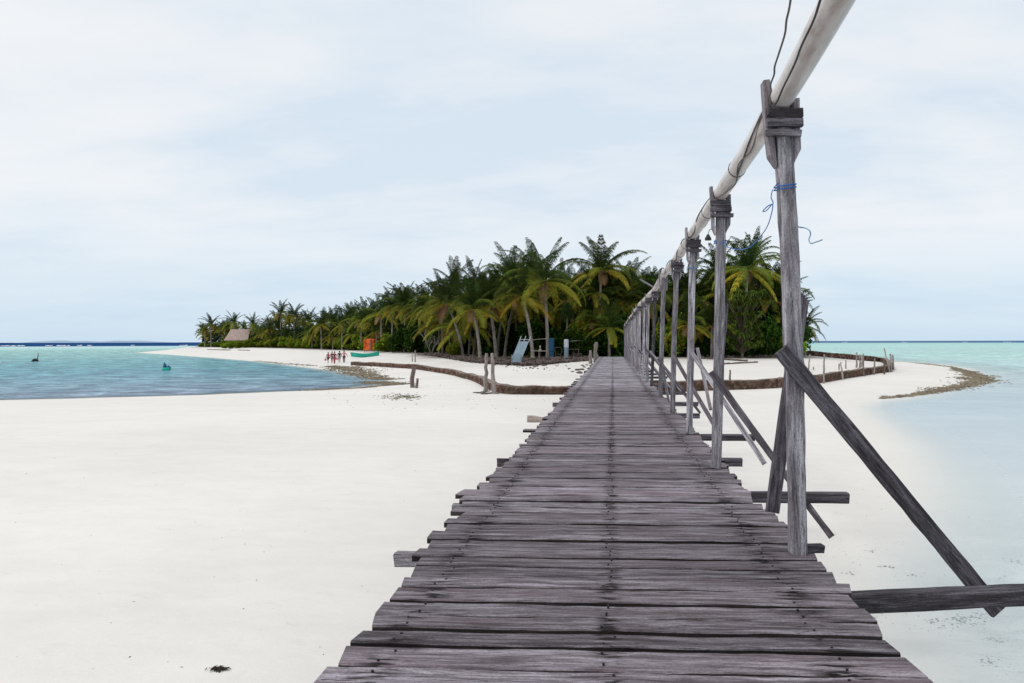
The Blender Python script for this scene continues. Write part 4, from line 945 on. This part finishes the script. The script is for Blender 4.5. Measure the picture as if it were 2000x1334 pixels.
# ---------------------------------------------------------------- boats, hut, things in the clearing
def hull(name, c, ln, bw, hh, yaw, mat, label, kids=True):
    e_ = empty(name, c, label, 'boat'); mt = Matrix.Translation(c) @ Matrix.Rotation(yaw, 4, 'Z'); n_ = 14; vs = []; fs = []
    sec = 9
    for i in range(n_ + 1):
        u = i / n_; x = (u - .5) * ln; wv = bw / 2 * (math.sin(math.pi * min(1, .12 + u * .80)) ** .6); sh = hh * (.82 + .5 * (2 * u - 1) ** 2 * (1 if u > .5 else .55)); kz = .12 * hh * (2 * u - 1) ** 4
        for k in range(sec):
            a_ = math.pi * k / (sec - 1); yy = math.cos(a_) * wv * (1 if abs(math.cos(a_)) > .9 else .92); zz = kz + (1 - math.sin(a_) ** .7) * (sh - kz); vs.append((x * (1 + .06 * (zz / hh)), yy, zz))
        for k in range(sec):
            a_ = math.pi * k / (sec - 1); yy = math.cos(a_) * (wv - .05); zz = kz + .06 + (1 - math.sin(a_) ** .7) * (sh - kz - .06); vs.append((x * (.97 + .06 * (zz / hh)), yy, zz))
    m_ = 2 * sec
    for i in range(n_):
        for k in range(sec - 1):
            a_ = i * m_ + k; fs.append((a_, a_ + 1, a_ + m_ + 1, a_ + m_)); b_ = a_ + sec; fs.append((b_, b_ + m_, b_ + m_ + 1, b_ + 1))
        for k in (0, sec - 1): a_ = i * m_ + k; fs.append((a_, a_ + m_, a_ + m_ + sec, a_ + sec))
    for i in (0, n_): fs.append(tuple(i * m_ + k for k in range(sec)))
    link('hull', [mt @ Vector(v) for v in vs], fs, mat, e_, loc=(0, 0, 0), smooth=True)
    if kids:
        for sx_ in (-.22, .12):
            b_ = MB(); b_.box((sx_ * ln - .12, -bw * .42, hh * .72), (sx_ * ln + .12, bw * .42, hh * .78), mtx=mt); b_.build('thwart', M_drift, e_)
    return e_
c = ong(713, 697.5); hull('boat', c, 4.2, 1.3, .72, R(6), M_teal, 'turquoise open boat lying on the beach in front of the orange tarpaulin')
b = MB(); t_ = 143.0; c0 = ongt(722, t_); rj = random.Random(4)
tb_ = empty('tarpaulin_frame', c0, 'tall bright orange tarpaulin draped over a frame behind the turquoise boat', 'tarpaulin')
mt = Matrix.Translation(c0); n_ = 36; vs = []; fs = []
for i in range(n_ + 1):
    a_ = 2 * math.pi * i / n_; fx = math.copysign(abs(math.cos(a_)) ** .35, math.cos(a_)) * .95; fy = math.copysign(abs(math.sin(a_)) ** .35, math.sin(a_)) * .6; k_ = 1 + .13 * math.sin(a_ * 7) + .07 * math.sin(a_ * 13)
    for j, z_ in enumerate((.35, 1.0, 1.8, 2.3, 2.5)): s_ = [1.05, 1, .97, .93, .7][j]; vs.append(c0 + Vector((fx * k_ * s_, fy * k_ * s_, z_)))
for i in range(n_):
    for j in range(4): a_ = i * 5 + j; fs.append((a_, a_ + 5, a_ + 6, a_ + 1))
fs.append(tuple(i * 5 + 4 for i in range(n_)))
link('sheet', vs, fs, M_orange, tb_, loc=(0, 0, 0))
for sx_ in (-.8, .8):
    for sy_ in (-.5, .5): bb_ = MB(); bb_.tube([c0 + Vector((sx_, sy_, -.2)), c0 + Vector((sx_, sy_, 2.4))], .04, 6); bb_.build('leg', M_drift, tb_)
bb_ = MB(); bb_.box(c0 + Vector((.3, -.68, .4)), c0 + Vector((.55, -.62, 2.2))); bb_.build('strap', M_drift, tb_)
# small float in the lagoon
c = atz(325, 723, 0); fl = empty('float', c, 'small teal float with a dark blue hump drifting in the lagoon', 'float')
b = MB(); b.tube([c + Vector((-.5, 0, -.02)), c + Vector((-.5, 0, .12)), c + Vector((-.48, 0, .3)), c + Vector((-.44, 0, .36))], .1, 4)
vs = []; fs = []; n_ = 16
for j, (r_, z_) in enumerate(((.38, -.1), (.52, .05), (.56, .25), (.50, .34), (.3, .30))):
    for k in range(n_): a_ = 2 * math.pi * k / n_; vs.append(c + Vector((math.cos(a_) * r_, math.sin(a_) * r_ * .7, z_)))
for j in range(4):
    for k in range(n_): a_ = j * n_ + k; b_ = j * n_ + (k + 1) % n_; fs.append((a_, b_, b_ + n_, a_ + n_))
fs.append(tuple(4 * n_ + k for k in range(n_))); link('tub', vs, fs, M_teal, fl, loc=(0, 0, 0), smooth=True)
b = MB(); b.tube([c + Vector((-.2, 0, .25)), c + Vector((-.18, 0, .55)), c + Vector((-.24, 0, .85)), c + Vector((-.28, 0, .95))], [.26, .2, .1, .03], 9); b.tube([c + Vector((.1, -.1, .2)), c + Vector((.3, 0, .42)), c + Vector((.48, 0, .3))], [.18, .2, .12], 9); b.build('cover', M_blue, fl, smooth=True)
# stranded stump
c = atz(70, 706, 0); sn = empty('driftwood_stump', c, 'dark stranded stump with one stick pointing up in the left lagoon', 'driftwood')
b = MB(); b.tube([c + Vector((-.8, 0, -.05)), c + Vector((-.3, 0, .28)), c + Vector((.15, 0, .3)), c + Vector((.45, 0, .05))], [.1, .28, .26, .1], 8); b.build('root', M_weed, sn, smooth=True)
b = MB(); b.tube([c + Vector((.1, 0, .1)), c + Vector((.35, 0, .8)), c + Vector((.5, 0, 1.5))], [.12, .08, .06], 7); b.build('stick', M_drift, sn)
# hut
c = ongt(470, 262); hu = empty('hut', c, 'hut with a pale thatched gable roof among the far palms', 'hut'); W_, D_, = 3.6, 2.6
def hp(x, y_, z): return c + Vector((x, y_, z))
b = MB(); b.box(hp(-W_ * .85, -D_ * .8, -.2), hp(W_ * .85, D_ * .8, 2.6)); b.build('wall', M_hutwall, hu)
b = MB(); z0, z1 = 2.5, 6.1
vs = [hp(-W_ - .6, -D_ - .5, z0), hp(W_ + .4, -D_ - .5, z0), hp(W_ - .2, 0, z1), hp(-W_ + .2, 0, z1), hp(-W_ - .6, D_ + .5, z0), hp(W_ + .4, D_ + .5, z0)]
vs += [v - Vector((0, 0, .25)) for v in vs]
b.add(vs, [(0, 1, 2, 3), (3, 2, 5, 4), (7, 6, 9, 8), (8, 9, 10, 11), (0, 6, 7, 1), (4, 5, 11, 10), (1, 7, 8, 2), (2, 8, 11, 5), (0, 3, 9, 6), (3, 4, 10, 9)]); b.build('roof', M_thatch, hu)
b = MB(); b.box(hp(-.5, -D_ * .8 - .03, 0), hp(.4, -D_ * .8, 1.9)); b.build('door', M_drift, hu)
# clearing furniture
def board(name, parent, pts4, th, mat):
    v_ = [Vector(p) for p in pts4]; nrm_ = (v_[1] - v_[0]).cross(v_[3] - v_[0]).normalized() * th; b_ = MB()
    b_.add(v_ + [p + nrm_ for p in v_], [(3, 2, 1, 0), (4, 5, 6, 7), (0, 1, 5, 4), (1, 2, 6, 5), (2, 3, 7, 6), (3, 0, 4, 7)]); return b_.build(name, mat, parent)
c = ong(1012, 711); lo = empty('lounger', c, 'pale blue wooden lounger with a tall tilted back at the edge of the clearing', 'lounger')
def L3(x, y_, z): return c + Vector((x, y_, z))
board('backrest', lo, [L3(-.55, .1, .75), L3(.45, .1, .75), L3(.95, .9, 2.2), L3(-.05, .9, 2.2)], .05, M_ltblue)
board('seat', lo, [L3(-.5, -.75, .55), L3(.4, -.75, .55), L3(.45, .1, .75), L3(-.55, .1, .75)], .05, M_ltblue)
board('front_panel', lo, [L3(-.45, -.78, .2), L3(.35, -.78, .2), L3(.42, -.7, .95), L3(-.4, -.7, .95)], .04, M_ltblue)
for x_ in (-.5, .4):
    for y_, h_ in ((-.8, .95), (.3, .7)): b = MB(); b.box(L3(x_ - .035, y_ - .035, -.2), L3(x_ + .035, y_ + .035, h_)); b.build('leg', M_ltblue, lo)
for x_ in (-.05, .42, .9): b = MB(); b.tube([L3(x_, .88, 2.1), L3(x_ + .22, 1.15, 2.75)], .03, 6); b.build('rail', M_white, lo)
b = MB(); b.tube([L3(.0, 1.0, 2.4), L3(1.05, 1.0, 2.4)], .03, 6); b.build('rail', M_white, lo)
def table(px, t_, w_, d_, h_, label, mat, pedestal=False):
    c = ongt(px, t_); e_ = empty('table', c, label, 'table'); b = MB(); b.box(c + Vector((-w_, -d_, h_ - .06)), c + Vector((w_, d_, h_))); b.build('tabletop', mat, e_)
    if pedestal: b = MB(); b.tube([c + Vector((0, 0, -.1)), c + Vector((0, 0, .1)), c + Vector((0, 0, h_ - .05))], [.22, .09, .09], 8); b.build('pedestal', mat, e_)
    else:
        for x_ in (-w_ + .08, w_ - .08):
            for y_ in (-d_ + .08, d_ - .08): b = MB(); b.box(c + Vector((x_ - .035, y_ - .035, -.2)), c + Vector((x_ + .035, y_ + .035, h_ - .055))); b.build('leg', mat, e_)
    return c
c = table(1053, 78, .75, .4, .98, 'pale grey table between the two tall palm trunks', M_stake, True)
b = MB(); b.tube([c + Vector((.1, 0, .985)), c + Vector((.1, 0, 1.1)), c + Vector((.1, 0, 1.2)), c + Vector((.1, 0, 1.36)), c + Vector((.1, 0, 1.5))], [.15, .15, .03, .12, .03], 10); tag(b.build('lantern', M_stake, loc=c + Vector((.1, 0, 1.0))), 'small pale lantern standing on the table between the palm trunks', 'lantern')
c = table(1128, 80, .45, .35, .55, 'low dark bench table right of the white wrapped post', M_drift)
c = table(1117, 82, .8, .4, .95, 'dark table behind the white wrapped post', M_drift)
c = ongt(1077, 80.5); b = MB()
for k in range(1): b.tube([c + Vector((0, 0, .7)), c + Vector((0, 0, .75)), c + Vector((0, 0, 2.1)), c + Vector((0, 0, 2.15))], [.27, .3, .3, .27], 16)
b.box(c + Vector((-.25, -.25, -.2)), c + Vector((.25, .25, .7))); tag(b.build('barrel', M_blue, loc=c), 'tall blue plastic barrel beside the straight palm trunk', 'barrel')
c = ongt(1106, 79); wp_ = empty('wrapped_post', c, 'thick white wrapped post standing in the clearing', 'post')
b = MB(); b.tube([c + Vector((0, 0, -.2)), c + Vector((0, 0, 1.25))], .23, 14); b.build('wrapping', M_ltblue, wp_, smooth=False)
b = MB(); b.tube([c + Vector((0, 0, 1.25)), c + Vector((0, 0, 2.0)), c + Vector((0, 0, 2.08))], [.24, .24, .2], 14); b.build('upper_sleeve', M_white, wp_)
c = ongt(1090, 81); ch = empty('chair', c, 'dark round-backed chair between barrel and white wrapped post', 'chair')
b = MB(); b.box(c + Vector((-.3, -.25, .42)), c + Vector((.3, .3, .47))); b.build('seat', M_drift, ch)
b = MB(); b.tube([c + Vector((-.3, .3, .45)), c + Vector((-.38, .34, .85)), c + Vector((-.3, .36, 1.15)), c + Vector((.3, .36, 1.15)), c + Vector((.38, .34, .85)), c + Vector((.3, .3, .45))], .035, 6); b.build('back_frame', M_drift, ch)
for x_ in (-.26, .26):
    for y_ in (-.2, .26): b = MB(); b.box(c + Vector((x_ - .03, y_ - .03, -.15)), c + Vector((x_ + .03, y_ + .03, .42))); b.build('leg', M_drift, ch)
c = ongt(1055, 80.3)
tag(stake('rail_pole', at(1036, 664, 80.2), at(1072, 660.5, 81.5), .045, M_stake), 'horizontal pole lashed between the two tall palm trunks', 'pole')
tag(stake('rail_pole', at(1115, 666, 83), at(1150, 664, 84), .05, M_stake), 'horizontal pole in the shade right of the white wrapped post', 'pole')

# ---------------------------------------------------------------- driftwood, rocks, litter
rj = random.Random(31)
logs = [((870, 699), (925, 700), .13, 'long driftwood log at the left foot of the golden palms'), ((905, 704), (945, 698), .12, 'driftwood log slanting below the outermost golden palm'), ((1008, 712), (1050, 716), .1, 'pale driftwood log below the lounger'),
        ((1085, 707), (1145, 705), .13, 'reddish driftwood log left of the short stake'), ((940, 703), (975, 707), .16, 'thick dark log behind the pair of stakes'), ((815, 693), (880, 694), .1, 'thin pale log lying under the bare shrub'),
        ((1368, 700), (1460, 706), .12, 'dark driftwood log on the sand right of the second post'), ((1405, 712), (1480, 708), .09, 'thin log on the sand behind the right wall'), ((405, 683), (450, 684), .12, 'far driftwood log under the leftmost palms'), ((465, 684), (488, 684.5), .12, 'far driftwood log below the hut')]
for a_, b_, r_, lb in logs:
    p0 = ong(*a_); p1 = ong(*b_); o_ = stake('driftwood_log', p0 + Vector((0, 0, r_ * .5)), p1 + Vector((0, 0, r_ * .9)), r_, M_drift); tag(o_, lb, 'driftwood')
def rockmesh(seed):
    rj_ = random.Random(seed); bm = bmesh.new(); bmesh.ops.create_icosphere(bm, subdivisions=2, radius=1)
    for v in bm.verts: v.co *= rj_.uniform(.78, 1.15); v.co.z *= .55
    me = bpy.data.meshes.new('rock'); bm.to_mesh(me); bm.free(); me.materials.append(M_rock); return me
rms = [rockmesh(k) for k in range(4)]
def rock(px, py, s_, label, group):
    p = ong(px, py); o_ = bpy.data.objects.new('rock', rms[rj.randrange(4)]); C.objects.link(o_); o_.location = p + Vector((0, 0, s_ * .15)); o_.scale = (s_ * rj.uniform(.8, 1.5), s_, s_ * rj.uniform(.6, 1)); o_.rotation_euler = (0, 0, rj.uniform(0, 6)); tag(o_, label, 'rock', group)
for i in range(52):
    px = rj.gauss(1045, 36); py = 713 + rj.random() ** 2 * 11; rock(px, py, rj.uniform(.05, .13), 'small dark stone scattered on the sand below the clearing', 'stones below the clearing')
for px, py in [(1118, 726), (1128, 728), (1133, 729), (1136, 722), (1127, 723), (1141, 717), (1146, 713), (1138, 714), (1132, 727)]: rock(px, py, rj.uniform(.14, .3), 'dark stone in the row along the left edge of the pier', 'stones beside the pier edge')
for i in range(10): rock(rj.uniform(928, 972), rj.uniform(764, 770), rj.uniform(.1, .18), 'mossy stone at the foot of the pair of stakes', 'stones at the pair of stakes')
b = MB()
def bits(b_, p, s_, rj_, flatk=.25):
    a_ = Vector((rj_.gauss(0, 1), rj_.gauss(0, 1), rj_.gauss(0, flatk))).normalized(); c_ = a_.cross(Vector((rj_.gauss(0, .4), rj_.gauss(0, .4), 1))).normalized(); k_ = s_ * rj_.uniform(.15, .5); h_ = Vector((0, 0, s_ * .25))
    b_.add([p - a_ * s_, p - c_ * k_, p + a_ * s_, p + c_ * k_, p + h_], [(0, 1, 4), (1, 2, 4), (2, 3, 4), (3, 0, 4)])
edge = [(835, 694), (870, 700), (905, 706), (940, 710), (985, 713), (1030, 715), (1070, 712), (1110, 708), (1145, 705)]
for i in range(6500):
    px = rj.uniform(830, 1150); ye = interp1(px, edge); py = ye - rj.random() ** 1.2 * 11
    p = ong(px, py); p.z += rj.random() * .22
    bits(b, p, rj.uniform(.08, .34), rj)
for i in range(1500):
    px = rj.uniform(1350, 1548); py = rj.uniform(697, 703); d_ = raydir(px, py); tt = min((1.4 - EYE) / d_.z, 92); p = Vector((d_.x * tt, d_.y * tt, 0)); p.z = hz(p.x, p.y) + rj.random() * .2; bits(b, p, rj.uniform(.08, .3), rj)
tag(b.build('leaf_litter', M_drift), 'brown bank of roots, husks and litter along the foot of the palms', 'litter', kind='stuff')
# crumbs on the sand
b = MB()
for i in range(150):
    px = rj.uniform(0, 1060); py = 790 + rj.random() ** 1.5 * 540; p = atz(px, py, .6)
    if abs(p.x) < 1.6 or p.x > 0: continue
    p.z = hz(p.x, p.y) + .002; bits(b, p, rj.choice([.008, .01, .014, .02]), rj, .05)
for i in range(160):
    px = rj.uniform(640, 1100); py = rj.uniform(735, 800); p = ong(px, py); bits(b, p, rj.uniform(.03, .07), rj, .05)
tag(b.build('beach_crumbs', M_weed), 'tiny dark crumbs of shell and weed strewn on the white sand', 'debris', kind='stuff')
p0 = ong(426, 1308); b = MB()
for i in range(70): bits(b, p0 + Vector((rj.gauss(0, .035), rj.gauss(0, .018), rj.random() * .02)), rj.uniform(.015, .04), rj, .4)
tag(b.build('seaweed_clump', M_weed, loc=p0), 'small dark clump of dry seaweed on the sand at the bottom left', 'seaweed')
b = MB()
for i in range(240):
    p = ong(rj.gauss(785, 20), rj.gauss(775, 3)); bits(b, p, rj.uniform(.04, .14), rj, .15)
tag(b.build('seaweed_patch', simple('olive_weed', (.16, .15, .09), .95, .4, 8)), 'patch of olive seaweed scraps on the sand before the broken stump', 'seaweed')

# ---------------------------------------------------------------- seagrass at the shore and in the shallows
M_grass = simple('seagrass', (.20, .165, .115), .9, .4, .8)
b = MB(); rj = random.Random(8)
def grassline(pts_, n_, spread, s_, dens=1.0):
    P2 = [atz(a_, c_, 0.0) for a_, c_ in pts_]; P2 = spline(P2, 8)
    ln = [0]
    for i in range(len(P2) - 1): ln.append(ln[-1] + (P2[i + 1] - P2[i]).length)
    for _ in range(n_):
        u = rj.random() * ln[-1]; i = max(j for j in range(len(ln)) if ln[j] <= u); i = min(i, len(P2) - 2); f_ = (u - ln[i]) / max(1e-6, ln[i + 1] - ln[i]); p = P2[i].lerp(P2[i + 1], f_)
        env = math.sin(math.pi * min(1, max(0, u / ln[-1]))) ** .5; k_ = .5 + .5 * math.sin(u * .9) * math.sin(u * .37)
        o_ = Vector((rj.gauss(0, spread) * env, rj.gauss(0, spread * .9) * env, 0)) * (.4 + .8 * k_)
        p = p + o_; z_ = max(hz(p.x, p.y), -.01) + .01; p = Vector((p.x, p.y, z_)); bits(b, p, rj.uniform(.5, 1.3) * s_, rj, .08)
grassline([(1720, 779), (1760, 774), (1800, 769), (1850, 759), (1890, 752), (1918, 742), (1905, 733), (1880, 724), (1860, 719)], 5200, .75, .15)
grassline([(1880, 738), (1915, 742), (1935, 745)], 700, 1.0, .15)
grassline([(1745, 706), (1800, 710), (1850, 716), (1880, 722)], 900, .5, .14)
grassline([(610, 765), (660, 761), (710, 758), (760, 755), (800, 754)], 3400, .85, .14)
grassline([(640, 717), (680, 724), (715, 733), (745, 741), (790, 741.5)], 3000, 1.1, .18)
grassline([(720, 745), (745, 748), (785, 752)], 2200, .9, .14)
grassline([(500, 705), (560, 711), (620, 716)], 500, .7, .15)
tag(b.build('seagrass', M_grass), 'olive brown seagrass wrack fringing the sand spits', 'seagrass', kind='stuff')
b = MB(); rj = random.Random(12)
for px, py, n_, sp_ in [(1880, 1212, 70, .12), (1905, 1205, 50, .16), (1830, 1215, 28, .07), (1725, 1110, 12, .05), (1745, 1112, 10, .04), (1785, 1125, 10, .06), (1940, 1250, 20, .06), (1840, 1225, 14, .1), (1930, 1295, 24, .07), (1990, 1100, 24, .1), (1960, 1130, 14, .1), (1700, 1080, 10, .06), (1660, 1125, 8, .04)]:
    c_ = atz(px, py, -.04)
    for i in range(n_): p = c_ + Vector((rj.gauss(0, sp_), rj.gauss(0, sp_ * .8), 0)); p.z = hz(p.x, p.y) + .004; bits(b, p, rj.uniform(.008, .028), rj, .2)
for i in range(900):
    px = rj.uniform(1580, 2100); py = 1060 + rj.random() * 320; p = atz(px, py, -.03)
    if p.x < 1.5 or vnoise(np.array([p.x * 3.1]), np.array([p.y * 3.7]), 4)[0] < .05: continue
    p.z = hz(p.x, p.y) + .003; bits(b, p, rj.uniform(.004, .016), rj, .2)
for i in range(120):
    px = rj.uniform(1580, 2000); py = rj.uniform(850, 1060); p = atz(px, py, 0); p.z = hz(p.x, p.y) + .004; bits(b, p, rj.uniform(.008, .02), rj, .1)
tag(b.build('seagrass_tufts', simple('shallow_weed', (.12, .14, .12), .9, .4, 8)), 'small dark weed tufts on the bed of the clear shallows right of the pier', 'seagrass', kind='stuff')

# ---------------------------------------------------------------- people
def skin_obj(name, joints, edges, mat, parent, loc, mt):
    me = bpy.data.meshes.new(name); keys = list(joints); me.from_pydata([mt @ Vector(joints[k][0]) - loc for k in keys], [(keys.index(a_), keys.index(c_)) for a_, c_ in edges], [])
    o_ = bpy.data.objects.new(name, me); C.objects.link(o_); o_.parent = parent
    md = o_.modifiers.new('skin', 'SKIN'); md.use_smooth_shade = True
    for i, k in enumerate(keys):
        sv = me.skin_vertices[0].data[i] if me.skin_vertices else None
    if not me.skin_vertices: 
        bm = bmesh.new(); bm.from_mesh(me); bm.verts.layers.skin.verify(); bm.to_mesh(me); bm.free()
    for i, k in enumerate(keys):
        sv = me.skin_vertices[0].data[i]; r_ = joints[k][1]; sv.radius = (r_, r_) if not isinstance(r_, tuple) else r_; sv.use_root = (i == 0)
    o_.modifiers.new('sub', 'SUBSURF').levels = 1; o_.modifiers['sub'].render_levels = 1
    me.materials.append(mat); return o_
def person(px, py, hgt, yaw, stride, shirt, legs, label, bag=None, armout=.0):
    c = ong(px, py); e_ = empty('person', c, label, 'person'); s = hgt / 1.7; mt = Matrix.Translation(c) @ Matrix.Rotation(yaw, 4, 'Z') @ Matrix.Scale(s, 4)
    f = stride; a = armout
    J = {'pel': ((0, 0, .92), .13), 'waist': ((0, .0, 1.08), .115), 'chest': ((0, 0, 1.27), .145), 'neck': ((0, 0, 1.44), .055), 'chin': ((0, .02, 1.52), .075), 'head': ((0, .01, 1.62), .092),
         'lsh': ((-.18, 0, 1.38), .055), 'lel': ((-.24 - a, -.02 - f * .4, 1.12), .042), 'lwr': ((-.26 - a * 1.6, .06 - f * .5, .88), .03), 'lha': ((-.26 - a * 1.7, .08 - f * .5, .79), .032),
         'rsh': ((.18, 0, 1.38), .055), 'rel': ((.24 + a, .0 + f * .4, 1.12), .042), 'rwr': ((.26 + a * 1.6, .1 + f * .6, .88), .03), 'rha': ((.26 + a * 1.7, .12 + f * .6, .79), .032),
         'lhip': ((-.10, 0, .86), .095), 'lkn': ((-.10, .04 + f * .7, .48), .062), 'lan': ((-.10, f * 1.0, .08), .04), 'lto': ((-.11, f * 1.0 + .15, .035), .035),
         'rhip': ((.10, 0, .86), .095), 'rkn': ((.10, .06 - f * .5, .48), .062), 'ran': ((.10, -f * 1.0 - .02, .09), .04), 'rto': ((.11, -f * 1.0 + .12, .04), .035)}
    E = [('pel', 'waist'), ('waist', 'chest'), ('chest', 'neck'), ('neck', 'chin'), ('chin', 'head'), ('chest', 'lsh'), ('lsh', 'lel'), ('lel', 'lwr'), ('lwr', 'lha'), ('chest', 'rsh'), ('rsh', 'rel'), ('rel', 'rwr'), ('rwr', 'rha'),
         ('pel', 'lhip'), ('lhip', 'lkn'), ('lkn', 'lan'), ('lan', 'lto'), ('pel', 'rhip'), ('rhip', 'rkn'), ('rkn', 'ran'), ('ran', 'rto')]
    skin_obj('body', J, E, M_skin, e_, c, mt)
    g = lambda k, m_=1.22: (J[k][0], J[k][1] * m_)
    SJ = {k: g(k) for k in ('pel', 'waist', 'chest', 'lsh', 'lel', 'rsh', 'rel')}; SJ['lel'] = (tuple(Vector(J['lsh'][0]).lerp(Vector(J['lel'][0]), .9)), .055); SJ['rel'] = (tuple(Vector(J['rsh'][0]).lerp(Vector(J['rel'][0]), .9)), .055)
    skin_obj('shirt', SJ, [('pel', 'waist'), ('waist', 'chest'), ('chest', 'lsh'), ('lsh', 'lel'), ('chest', 'rsh'), ('rsh', 'rel')], shirt, e_, c, mt)
    TJ = {k: g(k, 1.2) for k in ('pel', 'lhip', 'lkn', 'rhip', 'rkn')}
    if legs[1]: TJ['lan'] = (J['lan'][0], .06); TJ['ran'] = (J['ran'][0], .06)
    TE = [('pel', 'lhip'), ('lhip', 'lkn'), ('pel', 'rhip'), ('rhip', 'rkn')] + ([('lkn', 'lan'), ('rkn', 'ran')] if legs[1] else [])
    skin_obj('trousers', TJ, TE, legs[0], e_, c, mt)
    b_ = MB(); b_.tube([mt @ Vector((0, -.03, 1.56)), mt @ Vector((0, -.02, 1.62)), mt @ Vector((0, -.015, 1.68)), mt @ Vector((0, 0, 1.73))], [.09 * s, .112 * s, .10 * s, .04 * s], 10); b_.build('hair', M_hair, e_, smooth=True)
    if bag:
        q_ = mt @ Vector((J['rha'][0][0] + .02, J['rha'][0][1], .62)); bb = MB(); bb.tube([q_ + Vector((0, 0, -.22)), q_ + Vector((0, 0, -.1)), q_ + Vector((0, 0, .08)), q_ + Vector((0, 0, .18))], [.12, .17, .14, .03], 9)
        tag(bb.build('bag', bag[0], loc=q_), bag[1], 'bag')
c_red = simple('red_cloth', (.30, .05, .06), .8, .2, 6); c_pink = simple('pink_cloth', (.62, .22, .30), .8, .2, 6); c_mar = simple('maroon_cloth', (.10, .022, .04), .8, .2, 6); c_blk = simple('black_cloth', (.02, .018, .024), .8, .2, 6); c_gry = simple('grey_cloth', (.2, .18, .2), .8, .2, 6)
person(641, 709.3, 1.62, R(160), .16, c_red, (c_mar, False), 'person in a red shirt walking at the left end of the group on the beach', (c_pink, 'pink bag carried by the leftmost walker'), .04)
person(648.5, 708.6, 1.66, R(170), .1, c_mar, (c_gry, False), 'person in a dark top, second from left in the walking group', None, .0)
person(653.5, 710.6, 1.74, R(175), .14, c_mar, (c_red, True), 'person in maroon top and reddish trousers at the centre front of the group', None, .06)
person(663, 708.2, 1.68, R(185), .1, c_blk, (c_gry, False), 'person in a black top, second from right in the group', (c_pink, 'pink bag hanging between the two rightmost walkers'), .03)
person(672, 708.6, 1.74, R(190), .12, c_pink, (c_blk, True), 'person in pink vest and black trousers at the right end, arms swinging wide', None, .12)
